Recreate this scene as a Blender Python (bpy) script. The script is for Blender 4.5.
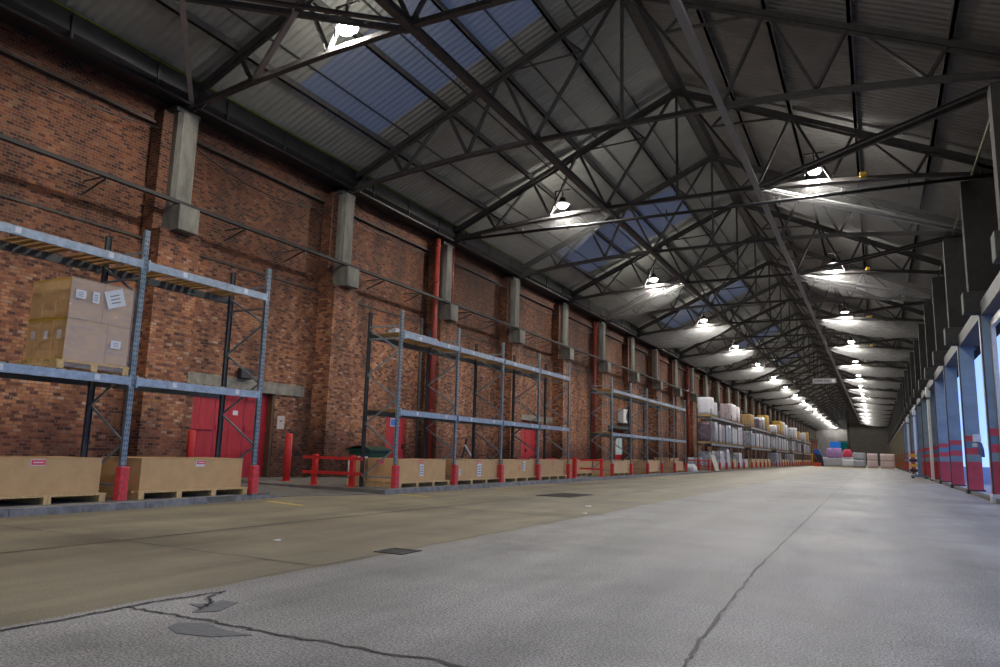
import bpy, bmesh, math, random
from mathutils import Vector, Matrix
random.seed(7)
C = bpy.context.scene.collection
for o in list(bpy.data.objects): bpy.data.objects.remove(o)

# ------------------------------------------------------------------ camera
def rot(yaw, pitch, roll):
    fw = Vector((math.sin(yaw)*math.cos(pitch), math.cos(yaw)*math.cos(pitch), math.sin(pitch)))
    r = Vector((math.cos(yaw), -math.sin(yaw), 0)); u = r.cross(fw)
    r2 = math.cos(roll)*r + math.sin(roll)*u; u2 = -math.sin(roll)*r + math.cos(roll)*u
    return r2, u2, fw
r_, u_, f_ = rot(-.4752, .1595, .0275)
cam = bpy.data.cameras.new('camera'); co = bpy.data.objects.new('camera', cam); C.objects.link(co)
cam.sensor_width = 36; cam.lens = 729.9/1000*36; cam.clip_end = 600; cam.clip_start = .05
co.matrix_world = Matrix(((r_.x, u_.x, -f_.x, 0), (r_.y, u_.y, -f_.y, 0), (r_.z, u_.z, -f_.z, .98), (0, 0, 0, 1)))
bpy.context.scene.camera = co

# ------------------------------------------------------------------ exposure and world (blue dusk)
vs = bpy.context.scene.view_settings
vs.view_transform = 'Standard'; vs.look = 'None'; vs.gamma = 1; vs.exposure = 0; vs.use_curve_mapping = False
w = bpy.data.worlds.new('dusk'); bpy.context.scene.world = w; w.use_nodes = True
nt = w.node_tree; nt.nodes.clear()
tc = nt.nodes.new('ShaderNodeTexCoord'); sx = nt.nodes.new('ShaderNodeSeparateXYZ'); cr = nt.nodes.new('ShaderNodeValToRGB')
bg = nt.nodes.new('ShaderNodeBackground'); wo = nt.nodes.new('ShaderNodeOutputWorld')
nt.links.new(tc.outputs['Generated'], sx.inputs[0]); nt.links.new(sx.outputs['Z'], cr.inputs[0])
nt.links.new(cr.outputs[0], bg.inputs[0]); nt.links.new(bg.outputs[0], wo.inputs[0])
cr.color_ramp.elements[0].position = 0; cr.color_ramp.elements[0].color = (.26, .42, .78, 1)
cr.color_ramp.elements[1].position = .5; cr.color_ramp.elements[1].color = (.10, .20, .62, 1)
bg.inputs[1].default_value = 2.0

SPOT, SPILL, LAMPC = 1600, 130, (1.0, .955, .88)
SP, Y1 = 6.051, 11.18
def T(n): return Y1 + SP*(n-1)
XW, XWR = -14.8, 3.62            # wall faces
XN, XNR, XR = -7.98, -2.95, -5.46   # node lines and ridge
def roofz(x, off=.2):
    if x > XR: x = 2*XR - x
    return 9.97 + off + .46*(x + 12.76)
N0, N1 = -3, 35
YB, YE = -16.0, T(35) + 3

# ------------------------------------------------------------------ helpers
class MB:
    def __init__(s): s.bm = bmesh.new(); s.mi = 0
    def _f(s, vs):
        f = s.bm.faces.new(vs); f.material_index = s.mi; return f
    def hull8(s, p):
        v = [s.bm.verts.new(q) for q in p]
        for a in ((0,3,2,1),(4,5,6,7),(0,1,5,4),(1,2,6,5),(2,3,7,6),(3,0,4,7)): s._f([v[i] for i in a])
        return s
    def box(s, x0, x1, y0, y1, z0, z1):
        if x0 > x1: x0, x1 = x1, x0
        if y0 > y1: y0, y1 = y1, y0
        return s.hull8([(x0,y0,z0),(x1,y0,z0),(x1,y1,z0),(x0,y1,z0),(x0,y0,z1),(x1,y0,z1),(x1,y1,z1),(x0,y1,z1)])
    def beam(s, a, b, w, h, up=(0,0,1)):
        a = Vector(a); b = Vector(b); d = (b-a).normalized(); up = Vector(up)
        if abs(d.dot(up)) > .98: up = Vector((1,0,0))
        sd = d.cross(up).normalized(); u = sd.cross(d)
        sd *= w/2; u *= h/2
        return s.hull8([a-sd-u, a+sd-u, b+sd-u, b-sd-u, a-sd+u, a+sd+u, b+sd+u, b-sd+u])
    def angle(s, a, b, w=.09, t=.012, up=(0,0,1), flip=1):
        # an L-shaped steel angle
        a = Vector(a); b = Vector(b); d = (b-a).normalized(); up = Vector(up)
        if abs(d.dot(up)) > .98: up = Vector((0,1,0))
        sd = d.cross(up).normalized()*flip; u = d.cross(sd).normalized()
        if u.dot(up) < 0: u = -u
        s.beam(a+sd*w/2, b+sd*w/2, w, t, u); s.beam(a+u*w/2, b+u*w/2, t, w, u); return s
    def tube(s, pts, r, n=8, cap=True):
        pts = [Vector(p) for p in pts]; rings = []
        for i, p in enumerate(pts):
            d = (pts[min(i+1, len(pts)-1)] - pts[max(i-1, 0)]).normalized()
            up = Vector((0,0,1)) if abs(d.z) < .9 else Vector((1,0,0))
            a = d.cross(up).normalized(); b = a.cross(d)
            rr = r[i] if isinstance(r, (list, tuple)) else r
            rings.append([s.bm.verts.new(p + a*rr*math.cos(2*math.pi*k/n) + b*rr*math.sin(2*math.pi*k/n)) for k in range(n)])
        for q in range(len(rings)-1):
            for k in range(n):
                f = s._f([rings[q][k], rings[q][(k+1) % n], rings[q+1][(k+1) % n], rings[q+1][k]]); f.smooth = True
        if cap: s._f(rings[0]); s._f(rings[-1][::-1])
        return s
    def poly(s, pts, z0, z1):
        # vertical prism over an xy outline
        n = len(pts); a = [s.bm.verts.new((x, y, z0)) for x, y in pts]; b = [s.bm.verts.new((x, y, z1)) for x, y in pts]
        s._f(a[::-1]); s._f(b)
        for i in range(n): s._f([a[i], a[(i+1) % n], b[(i+1) % n], b[i]])
        return s
    def prism(s, pts, axis, t0, t1):
        # prism over an outline in the two other axes
        def P(a, b, t): return {0: (t, a, b), 1: (a, t, b), 2: (a, b, t)}[axis]
        n = len(pts); A = [s.bm.verts.new(P(x, y, t0)) for x, y in pts]; B = [s.bm.verts.new(P(x, y, t1)) for x, y in pts]
        s._f(A[::-1]); s._f(B)
        for i in range(n): s._f([A[i], A[(i+1) % n], B[(i+1) % n], B[i]])
        return s
    def grid(s, fn, nu, nv, smooth=True):
        v = [[s.bm.verts.new(fn(i/nu, j/nv)) for j in range(nv+1)] for i in range(nu+1)]
        for i in range(nu):
            for j in range(nv):
                f = s._f([v[i][j], v[i+1][j], v[i+1][j+1], v[i][j+1]]); f.smooth = smooth
        return s
    def blob(s, x0, x1, y0, y1, z0, z1, n=6, bulge=.015, jit=.02, seed=0, taper=0):
        # a soft, lumpy wrapped load: rounded box with wavering faces
        rnd = random.Random(seed); cx, cy = (x0+x1)/2, (y0+y1)/2; hx, hy = (x1-x0)/2, (y1-y0)/2; per = 28; rings = []
        for j in range(n+1):
            t = j/n; ring = []
            for k in range(per):
                a = 2*math.pi*k/per; c, q = math.cos(a), math.sin(a)
                m = (abs(c)**12 + abs(q)**12)**(-1/12)
                g = 1 + bulge*math.sin(math.pi*t) - taper*t*t + rnd.uniform(-jit, jit) - (.025 if j == n else 0)
                ring.append(s.bm.verts.new((cx + hx*c*m*g, cy + hy*q*m*g, z0 + (z1-z0)*t + (rnd.uniform(-.02, .02) if 0 < j < n else 0))))
            rings.append(ring)
        for j in range(n):
            for k in range(per):
                f = s._f([rings[j][k], rings[j][(k+1) % per], rings[j+1][(k+1) % per], rings[j+1][k]]); f.smooth = True
        s._f(rings[-1]); s._f(rings[0][::-1]); return s
    def build(s, name, mats, parent=None, bevel=0):
        me = bpy.data.meshes.new(name)
        bmesh.ops.recalc_face_normals(s.bm, faces=s.bm.faces)
        if bevel:
            bmesh.ops.bevel(s.bm, geom=[e for e in s.bm.edges], offset=bevel, segments=1, affect='EDGES')
        s.bm.to_mesh(me); s.bm.free()
        for m in (mats if isinstance(mats, (list, tuple)) else [mats]): me.materials.append(m)
        o = bpy.data.objects.new(name, me); C.objects.link(o)
        if parent:
            o.parent = parent
            if not parent.get('_local'): pass
        return o
def tag(o, label=None, cat=None, group=None, kind=None):
    if label: o['label'] = label
    if cat: o['category'] = cat
    if group: o['group'] = group
    if kind: o['kind'] = kind
    return o
def thing(name, label, cat, loc=(0,0,0), rz=0, group=None):
    o = bpy.data.objects.new(name, None); C.objects.link(o); o.location = loc; o.rotation_euler = (0, 0, rz)
    o.empty_display_size = .1
    return tag(o, label, cat, group)
def struct(o): o['kind'] = 'structure'; return o
def kids(o): return [c for c in bpy.data.objects if c.parent == o]
def dup(o, loc=None, rz=None, label=None, parent=None, scale=None):
    chs = kids(o); c = o.copy(); C.objects.link(c)
    if parent: c.parent = parent
    if loc is not None: c.location = loc
    if rz is not None: c.rotation_euler = (0, 0, rz)
    if scale is not None: c.scale = scale
    if label: c['label'] = label
    for ch in chs: dup(ch, parent=c)
    return c
ORD = ['nearest','second','third','fourth','fifth','sixth','seventh','eighth','ninth','tenth','eleventh','twelfth',
       'thirteenth','fourteenth','fifteenth','sixteenth','seventeenth','eighteenth','nineteenth','twentieth']
ORD += ['twenty-' + q for q in ('first','second','third','fourth','fifth','sixth','seventh','eighth','ninth')] + ['thirtieth']
ORD += ['thirty-' + q for q in ('first','second','third','fourth','fifth','sixth')]

# ------------------------------------------------------------------ materials
def mat(name, col, rough=.6, metal=0, noise=0, nscale=8, bump=0, bscale=30, spec=.5, coord='Object', stretch=None):
    m = bpy.data.materials.new(name); m.use_nodes = True; t = m.node_tree; b = t.nodes['Principled BSDF']
    b.inputs['Base Color'].default_value = (*col, 1); b.inputs['Roughness'].default_value = rough
    b.inputs['Metallic'].default_value = metal; b.inputs['Specular IOR Level'].default_value = spec
    if noise or bump:
        tc = t.nodes.new('ShaderNodeTexCoord'); src = tc.outputs[coord]
        if stretch:
            mp = t.nodes.new('ShaderNodeMapping'); mp.inputs['Scale'].default_value = stretch
            t.links.new(src, mp.inputs[0]); src = mp.outputs[0]
    if noise:
        n = t.nodes.new('ShaderNodeTexNoise'); n.inputs['Scale'].default_value = nscale; n.inputs['Detail'].default_value = 6
        n.inputs['Roughness'].default_value = .65; t.links.new(src, n.inputs['Vector'])
        r = t.nodes.new('ShaderNodeValToRGB'); r.color_ramp.elements[0].position = .3; r.color_ramp.elements[1].position = .72
        r.color_ramp.elements[0].color = (*[c*(1-noise) for c in col], 1); r.color_ramp.elements[1].color = (*[min(1, c*(1+noise)) for c in col], 1)
        t.links.new(n.outputs[0], r.inputs[0]); t.links.new(r.outputs[0], b.inputs['Base Color'])
    if bump:
        n2 = t.nodes.new('ShaderNodeTexNoise'); n2.inputs['Scale'].default_value = bscale; n2.inputs['Detail'].default_value = 4
        t.links.new(src, n2.inputs['Vector'])
        bp = t.nodes.new('ShaderNodeBump'); bp.inputs['Strength'].default_value = bump; bp.inputs['Distance'].default_value = .02
        t.links.new(n2.outputs[0], bp.inputs['Height']); t.links.new(bp.outputs[0], b.inputs['Normal'])
    return m
def N(t, kind, **kw):
    n = t.nodes.new(kind)
    for k, v in kw.items(): setattr(n, k, v)
    return n
def ramp(t, src, stops, interp='LINEAR'):
    r = t.nodes.new('ShaderNodeValToRGB'); e = r.color_ramp.elements; r.color_ramp.interpolation = interp
    while len(e) < len(stops): e.new(.5)
    for i, (p, c) in enumerate(stops): e[i].position = p; e[i].color = (*c, 1) if len(c) == 3 else c
    t.links.new(src, r.inputs[0]); return r.outputs[0]
def noise(t, vec, scale, detail=5, rough=.6):
    n = t.nodes.new('ShaderNodeTexNoise'); n.inputs['Scale'].default_value = scale; n.inputs['Detail'].default_value = detail
    n.inputs['Roughness'].default_value = rough; t.links.new(vec, n.inputs['Vector']); return n.outputs[0]
def mix(t, fac, a, b, mode='MIX'):
    m = t.nodes.new('ShaderNodeMix'); m.data_type = 'RGBA'; m.blend_type = mode
    for s, v in ((0, fac), (6, a), (7, b)):
        if isinstance(v, bpy.types.NodeSocket): t.links.new(v, m.inputs[s])
        else: m.inputs[s].default_value = v if s == 0 else (*v, 1)
    return m.outputs[2]
def math_(t, op, a, b=0.0):
    m = t.nodes.new('ShaderNodeMath'); m.operation = op
    for s, v in ((0, a), (1, b)):
        if isinstance(v, bpy.types.NodeSocket): t.links.new(v, m.inputs[s])
        else: m.inputs[s].default_value = v
    return m.outputs[0]

def brick_mat():
    m = bpy.data.materials.new('old_brick'); m.use_nodes = True; t = m.node_tree; b = t.nodes['Principled BSDF']
    tc = N(t, 'ShaderNodeTexCoord'); sp = N(t, 'ShaderNodeSeparateXYZ'); t.links.new(tc.outputs['Object'], sp.inputs[0])
    cb = N(t, 'ShaderNodeCombineXYZ')
    t.links.new(math_(t, 'ADD', sp.outputs[0], sp.outputs[1]), cb.inputs[0]); t.links.new(sp.outputs[2], cb.inputs[1])
    br = N(t, 'ShaderNodeTexBrick'); t.links.new(cb.outputs[0], br.inputs['Vector'])
    br.inputs['Scale'].default_value = 1; br.inputs['Brick Width'].default_value = .155; br.inputs['Row Height'].default_value = .068
    br.inputs['Mortar Size'].default_value = .0075; br.inputs['Mortar Smooth'].default_value = .3
    br.inputs['Color1'].default_value = (0, 0, 0, 1); br.inputs['Color2'].default_value = (1, 1, 1, 1); br.inputs['Mortar'].default_value = (.5, .5, .5, 1)
    col = ramp(t, br.outputs['Color'], [(0, (.10, .045, .035)), (.2, (.22, .08, .045)), (.5, (.42, .165, .075)), (.75, (.52, .25, .115)), (.92, (.34, .12, .07)), (1, (.58, .40, .28))])
    obj = tc.outputs['Object']
    # bleached flecks on single bricks
    fl = ramp(t, noise(t, obj, 14, 4, .75), [(.60, (0, 0, 0)), (.65, (1, 1, 1))])
    col = mix(t, math_(t, 'MULTIPLY', fl, .55), col, (.60, .50, .43))
    # soot and damp, in long vertical drifts
    mp = N(t, 'ShaderNodeMapping'); mp.inputs['Scale'].default_value = (1, 1, .35); t.links.new(obj, mp.inputs[0])
    so = ramp(t, noise(t, mp.outputs[0], .8, 7, .7), [(.40, (1.08, 1.08, 1.08)), (.62, (.38, .36, .36))])
    col = mix(t, 1.0, col, so, 'MULTIPLY')
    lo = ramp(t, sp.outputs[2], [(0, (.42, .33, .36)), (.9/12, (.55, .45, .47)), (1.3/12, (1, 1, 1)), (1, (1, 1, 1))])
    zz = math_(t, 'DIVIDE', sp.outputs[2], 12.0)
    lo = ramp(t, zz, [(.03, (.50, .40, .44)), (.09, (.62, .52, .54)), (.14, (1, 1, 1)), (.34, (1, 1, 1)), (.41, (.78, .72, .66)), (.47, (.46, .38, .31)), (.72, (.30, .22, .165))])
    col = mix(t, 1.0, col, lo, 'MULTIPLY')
    mo = br.outputs['Fac']
    col = mix(t, math_(t, 'MULTIPLY', mo, .8), col, (.13, .10, .085))
    t.links.new(col, b.inputs['Base Color']); b.inputs['Roughness'].default_value = .8; b.inputs['Specular IOR Level'].default_value = .3
    bp = N(t, 'ShaderNodeBump'); bp.inputs['Strength'].default_value = .7; bp.inputs['Distance'].default_value = .012
    h = math_(t, 'SUBTRACT', noise(t, obj, 25, 4, .7), mo)
    t.links.new(h, bp.inputs['Height']); t.links.new(bp.outputs[0], b.inputs['Normal'])
    return m
BRICK = brick_mat()

def floor_mat():
    m = bpy.data.materials.new('yard_concrete'); m.use_nodes = True; t = m.node_tree; b = t.nodes['Principled BSDF']
    tc = N(t, 'ShaderNodeTexCoord'); sp = N(t, 'ShaderNodeSeparateXYZ'); obj = tc.outputs['Object']; t.links.new(obj, sp.inputs[0])
    big = noise(t, obj, .55, 6, .6)
    mp = N(t, 'ShaderNodeMapping'); mp.inputs['Scale'].default_value = (1, .12, 1); t.links.new(obj, mp.inputs[0])
    streak = noise(t, mp.outputs[0], 1.6, 5, .6)
    fine = noise(t, obj, 70, 4, .8); fine2 = noise(t, obj, 260, 2, .8)
    grey = ramp(t, big, [(.38, (.180, .177, .174)), (.62, (.295, .290, .286))])
    tan = ramp(t, big, [(.38, (.155, .134, .095)), (.62, (.255, .225, .160))])
    xj = math_(t, 'ADD', sp.outputs[0], math_(t, 'MULTIPLY', math_(t, 'SUBTRACT', noise(t, obj, .8, 3, .5), .5), .25))
    fac = math_(t, 'LESS_THAN', xj, -4.12)
    col = mix(t, fac, grey, tan)
    st = ramp(t, streak, [(.38, (.80, .80, .81)), (.6, (1.06, 1.05, 1.04))])
    col = mix(t, 1.0, col, st, 'MULTIPLY')
    fi = ramp(t, fine, [(.40, (.30, .30, .30)), (.5, (.98, .98, .98)), (.60, (1.8, 1.78, 1.75))])
    # exposed aggregate: strong on the grey running slab, faint on the side lane
    col = mix(t, math_(t, 'SUBTRACT', .85, math_(t, 'MULTIPLY', fac, .6)), col, mix(t, 1.0, col, fi, 'MULTIPLY'))
    oil = ramp(t, noise(t, obj, .33, 6, .7), [(.53, (1, 1, 1)), (.66, (.70, .69, .68))])
    col = mix(t, .9, col, mix(t, 1.0, col, oil, 'MULTIPLY'))
    t.links.new(col, b.inputs['Base Color'])
    ro = ramp(t, big, [(.3, (.5, .5, .5)), (.7, (.72, .72, .72))]); t.links.new(ro, b.inputs['Roughness'])
    b.inputs['Specular IOR Level'].default_value = .16
    bp = N(t, 'ShaderNodeBump'); bp.inputs['Strength'].default_value = .35; bp.inputs['Distance'].default_value = .006
    t.links.new(mix(t, .5, fine, fine2), bp.inputs['Height']); t.links.new(bp.outputs[0], b.inputs['Normal'])
    return m
FLOOR = floor_mat()
PAVE = mat('pavement_concrete', (.15, .14, .125), .75, noise=.35, nscale=3, bump=.3, bscale=60)
KERB = mat('kerb_stone', (.17, .17, .178), .7, noise=.5, nscale=6, bump=.5, bscale=40)
TAR = mat('joint_tar', (.028, .027, .028), .7, noise=.4, nscale=20)
PATCH = mat('patch_tar', (.10, .105, .115), .6, noise=.25, nscale=15, bump=.3)
YELLOW = mat('worn_yellow_paint', (.42, .33, .09), .7, noise=.4, nscale=12)
CONC = mat('grey_concrete', (.13, .125, .108), .8, noise=.4, nscale=3.5, bump=.4, bscale=25, stretch=(1, 1, .4))
LINT = mat('concrete_lintel', (.26, .235, .19), .8, noise=.35, nscale=5, bump=.4)
PURL = mat('grey_brown_steel', (.11, .105, .098), .6, noise=.3, nscale=5)
STEEL = mat('dark_painted_steel', (.055, .052, .050), .55, noise=.35, nscale=7, bump=.15)
GUTT = mat('black_gutter', (.022, .022, .024), .5, noise=.4, nscale=4)
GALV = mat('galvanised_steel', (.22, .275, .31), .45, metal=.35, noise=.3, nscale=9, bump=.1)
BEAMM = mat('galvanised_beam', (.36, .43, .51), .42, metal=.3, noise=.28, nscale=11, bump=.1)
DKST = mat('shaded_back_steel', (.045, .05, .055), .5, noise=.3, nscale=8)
RED = mat('red_paint', (.66, .030, .026), .5, noise=.22, nscale=7, bump=.1)
REDG = mat('scuffed_red_guard', (.62, .045, .055), .55, noise=.4, nscale=14, bump=.15)
REDD = mat('red_door_paint', (.46, .020, .030), .5, noise=.25, nscale=2.5, stretch=(1, 3, .6))
REDP = mat('red_oxide_pipe', (.25, .035, .024), .5, noise=.3, nscale=6)
WOOD = mat('pallet_timber', (.62, .42, .19), .75, noise=.3, nscale=8, bump=.3, stretch=(3, 3, 1))
SLAT = mat('deck_timber', (.36, .225, .09), .8, noise=.35, nscale=6, bump=.3)
CARD = mat('cardboard', (.62, .39, .18), .75, noise=.10, nscale=5, bump=.08, bscale=12)
CARD2 = mat('plain_cardboard', (.66, .44, .24), .75, noise=.08, nscale=3, bump=.06)
TAPE = mat('tan_tape', (.55, .34, .07), .35)
LABEL = mat('white_paper', (.72, .73, .76), .6, noise=.06, nscale=30)
INK = mat('label_ink', (.12, .12, .14), .6)
PINK = mat('pink_paper', (.80, .08, .12), .6)
BLUEM = mat('blue_sign_paint', (.05, .19, .62), .5)
PVCG = mat('green_plastic', (.012, .075, .05), .45, noise=.2)
BLACK = mat('black_plastic', (.02, .02, .022), .45)
WHITEM = mat('white_painted_metal', (.62, .64, .66), .45, noise=.1)
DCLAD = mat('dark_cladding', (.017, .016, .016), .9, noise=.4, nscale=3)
BLUEP = mat('blue_tarpaulin', (.02, .11, .55), .5, noise=.3)
ORANGE = mat('orange_plastic', (.75, .07, .025), .5)
PURPLE = mat('lilac_bags', (.42, .26, .58), .55, noise=.35, nscale=4, bump=.6, bscale=8)
PINKB = mat('pink_wrapped', (.85, .05, .14), .5, noise=.3, nscale=3, bump=.5)
YEL = mat('yellow_paint', (.62, .38, .04), .5)

def wrap_mat(name, base, spots, dens=.5, sc=9):
    m = bpy.data.materials.new(name); m.use_nodes = True; t = m.node_tree; b = t.nodes['Principled BSDF']
    tc = N(t, 'ShaderNodeTexCoord'); mp = N(t, 'ShaderNodeMapping'); mp.inputs['Scale'].default_value = (1, 1, 2.2)
    t.links.new(tc.outputs['Object'], mp.inputs[0])
    v = noise(t, mp.outputs[0], sc, 3, .7)
    col = ramp(t, v, [(dens-.06, base), (dens+.06, spots)])
    t.links.new(col, b.inputs['Base Color']); b.inputs['Roughness'].default_value = .28
    wv = noise(t, tc.outputs['Object'], 5, 6, .7)
    bp = N(t, 'ShaderNodeBump'); bp.inputs['Strength'].default_value = .8; bp.inputs['Distance'].default_value = .05
    t.links.new(wv, bp.inputs['Height']); t.links.new(bp.outputs[0], b.inputs['Normal'])
    return m
WRW = wrap_mat('white_wrapped_goods', (.82, .83, .90), (.42, .42, .56), .60)
WRP = wrap_mat('patterned_wrapped_goods', (.85, .80, .84), (.45, .24, .30), .56, 12)
WRD = wrap_mat('dark_wrapped_goods', (.12, .10, .13), (.35, .12, .16), .6, 6)
WRG = wrap_mat('grey_wrapped_goods', (.58, .61, .70), (.20, .24, .36), .55, 8)
WRR = wrap_mat('pink_white_wrapped_goods', (.86, .74, .76), (.66, .34, .38), .58, 8)

def film_mat():
    m = bpy.data.materials.new('stretch_film'); m.use_nodes = True; t = m.node_tree; t.nodes.clear()
    out = N(t, 'ShaderNodeOutputMaterial'); mx = N(t, 'ShaderNodeMixShader'); tr = N(t, 'ShaderNodeBsdfTransparent'); p = N(t, 'ShaderNodeBsdfPrincipled')
    p.inputs['Base Color'].default_value = (.74, .74, .84, 1); p.inputs['Roughness'].default_value = .12
    tc = N(t, 'ShaderNodeTexCoord'); mp = N(t, 'ShaderNodeMapping'); mp.inputs['Scale'].default_value = (1, 1, 3.5); t.links.new(tc.outputs['Object'], mp.inputs[0])
    v = noise(t, mp.outputs[0], 4, 5, .6)
    bp = N(t, 'ShaderNodeBump'); bp.inputs['Strength'].default_value = 1; bp.inputs['Distance'].default_value = .05
    t.links.new(v, bp.inputs['Height']); t.links.new(bp.outputs[0], p.inputs['Normal'])
    f = ramp(t, v, [(.30, (.20, .20, .20)), (.75, (.36, .36, .36))])
    t.links.new(f, mx.inputs[0]); t.links.new(tr.outputs[0], mx.inputs[1]); t.links.new(p.outputs[0], mx.inputs[2]); t.links.new(mx.outputs[0], out.inputs[0])
    return m
FILM = film_mat()
def net_mat(name='fine_white_netting', a0=.34, a1=.52):
    m = bpy.data.materials.new(name); m.use_nodes = True; t = m.node_tree; t.nodes.clear()
    out = N(t, 'ShaderNodeOutputMaterial'); mx = N(t, 'ShaderNodeMixShader'); tr = N(t, 'ShaderNodeBsdfTransparent')
    d = N(t, 'ShaderNodeBsdfDiffuse'); tl = N(t, 'ShaderNodeBsdfTranslucent'); m2 = N(t, 'ShaderNodeMixShader')
    d.inputs[0].default_value = (.7, .7, .7, 1); tl.inputs[0].default_value = (.7, .7, .7, 1); m2.inputs[0].default_value = .6
    t.links.new(d.outputs[0], m2.inputs[1]); t.links.new(tl.outputs[0], m2.inputs[2])
    tc = N(t, 'ShaderNodeTexCoord'); v = noise(t, tc.outputs['Object'], 3, 5, .6)
    f = ramp(t, v, [(.3, (a0, a0, a0)), (.7, (a1, a1, a1))]); t.links.new(f, mx.inputs[0])
    t.links.new(tr.outputs[0], mx.inputs[1]); t.links.new(m2.outputs[0], mx.inputs[2]); t.links.new(mx.outputs[0], out.inputs[0])
    return m
NET = net_mat(); NETM = net_mat('worn_netting', .15, .28); NETT = net_mat('thin_netting', .07, .15)
def sky_sheet():
    m = bpy.data.materials.new('rooflight_sheet'); m.use_nodes = True; t = m.node_tree; t.nodes.clear()
    out = N(t, 'ShaderNodeOutputMaterial'); mx = N(t, 'ShaderNodeMixShader'); tl = N(t, 'ShaderNodeBsdfTranslucent'); d = N(t, 'ShaderNodeBsdfPrincipled')
    tl.inputs[0].default_value = (.17, .14, .105, 1); d.inputs['Base Color'].default_value = (.30, .31, .32, 1); d.inputs['Roughness'].default_value = .4
    mx.inputs[0].default_value = .5; t.links.new(tl.outputs[0], mx.inputs[2]); t.links.new(d.outputs[0], mx.inputs[1]); t.links.new(mx.outputs[0], out.inputs[0])
    return m
SKYL = sky_sheet()
SHEET = mat('grey_roof_sheet', (.28, .285, .26), .6, noise=.12, nscale=1.5)
SHEETR = mat('brown_grey_roof_sheet', (.17, .165, .158), .55, noise=.15, nscale=1.5)
def emis(name, col, s):
    m = bpy.data.materials.new(name); m.use_nodes = True; t = m.node_tree; t.nodes.clear()
    e = N(t, 'ShaderNodeEmission'); e.inputs[0].default_value = (*col, 1); e.inputs[1].default_value = s
    o = N(t, 'ShaderNodeOutputMaterial'); t.links.new(e.outputs[0], o.inputs[0]); return m
LENS = emis('lamp_glow', (1, .98, .94), 25)
def door_stripe():
    m = bpy.data.materials.new('striped_door_paint'); m.use_nodes = True; t = m.node_tree; b = t.nodes['Principled BSDF']
    tc = N(t, 'ShaderNodeTexCoord'); sp = N(t, 'ShaderNodeSeparateXYZ'); t.links.new(tc.outputs['Object'], sp.inputs[0])
    z = math_(t, 'DIVIDE', sp.outputs[2], 5.0)
    red, gr, bl = (.52, .050, .075), (.19, .26, .32), (.185, .265, .36)
    col = ramp(t, z, [(0, red), (1.05/5, gr), (1.27/5, red), (1.5/5, (.10, .20, .33)), (1.7/5, red), (1.9/5, bl)], 'CONSTANT')
    n = ramp(t, noise(t, tc.outputs['Object'], 1.5, 5, .6), [(.3, (.72, .72, .72)), (.7, (1.1, 1.1, 1.1))])
    t.links.new(mix(t, 1, col, n, 'MULTIPLY'), b.inputs['Base Color']); b.inputs['Roughness'].default_value = .5
    wv = N(t, 'ShaderNodeTexWave'); wv.bands_direction = 'Y'; wv.inputs['Scale'].default_value = 2.2; t.links.new(tc.outputs['Object'], wv.inputs['Vector'])
    bp = N(t, 'ShaderNodeBump'); bp.inputs['Strength'].default_value = .25; bp.inputs['Distance'].default_value = .02
    t.links.new(wv.outputs[1], bp.inputs['Height']); t.links.new(bp.outputs[0], b.inputs['Normal'])
    return m
DSTR = door_stripe()
def door_old():
    m = bpy.data.materials.new('weathered_ochre_door'); m.use_nodes = True; t = m.node_tree; b = t.nodes['Principled BSDF']
    tc = N(t, 'ShaderNodeTexCoord'); sp = N(t, 'ShaderNodeSeparateXYZ'); t.links.new(tc.outputs['Object'], sp.inputs[0])
    z = math_(t, 'DIVIDE', sp.outputs[2], 5.0)
    o1, g = (.42, .13, .035), (.25, .21, .12)
    col = ramp(t, z, [(0, o1), (1.05/5, g), (1.27/5, o1), (1.5/5, g), (1.7/5, o1), (1.9/5, (.27, .24, .16))], 'CONSTANT')
    t.links.new(col, b.inputs['Base Color']); b.inputs['Roughness'].default_value = .5
    return m
DOLD = door_old()

# ================================================================== the setting
m = MB(); m.box(-16, 2.7, YB-6, YE+1, -.2, 0); tag(struct(m.build('floor', FLOOR)), 'concrete floor with an aggregate running slab and tan side lane')
# raised pavement on the left (dropped between the first two kerbs) and kerbs
m = MB()
m.poly([(-16, YB-6), (-9.8, YB-6), (-9.8, 9.2), (-10.25, 10.6), (-16, 10.6)], -.1, .10)
m.hull8([(-16, 10.6, -.1), (-10.25, 10.6, -.1), (-9.45, 13, -.1), (-16, 13, -.1), (-16, 10.6, .10), (-10.25, 10.6, .012), (-9.45, 13, .012), (-16, 13, .10)])
m.poly([(-16, 13), (-9.45, 13), (-9.5, YE), (-16, YE)], -.1, .10)
struct(m.build('floor', PAVE))
def kerb_run(name, pts, side, L=.95, mt=None):
    m = MB(); 
    for (x0, y0), (x1, y1) in zip(pts, pts[1:]):
        n = max(1, int(round(math.hypot(x1-x0, y1-y0)/L)))
        for i in range(n):
            a, b = i/n, (i+1)/n - .012/ max(.3, math.hypot(x1-x0, y1-y0)/n)/n*1.0
            P = lambda t, off: (x0 + (x1-x0)*t + off, y0 + (y1-y0)*t)
            h = .10 + random.uniform(-.004, .006)
            q = [P(a, 0), P(b, 0), P(b, -side*.17), P(a, -side*.17)]
            m.hull8([(*q[0], -.1), (*q[3], -.1), (*q[2], -.1), (*q[1], -.1),
                     (q[0][0]-side*.02, q[0][1], h), (*q[3], h), (*q[2], h), (q[1][0]-side*.02, q[1][1], h)])
    return struct(m.build(name, mt or KERB))
kerb_run('trim_1', [(-9.62, -8), (-9.66, 7.5), (-9.85, 9.4)], 1)
m = MB(); m.hull8([(-9.85, 9.4, -.1), (-10.03, 9.4, -.1), (-10.35, 10.9, -.1), (-10.2, 11.0, -.1), (-9.87, 9.4, .10), (-10.03, 9.4, .10), (-10.35, 10.9, .02), (-10.2, 11.0, .015)])
struct(m.build('trim_2', KERB))
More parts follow.
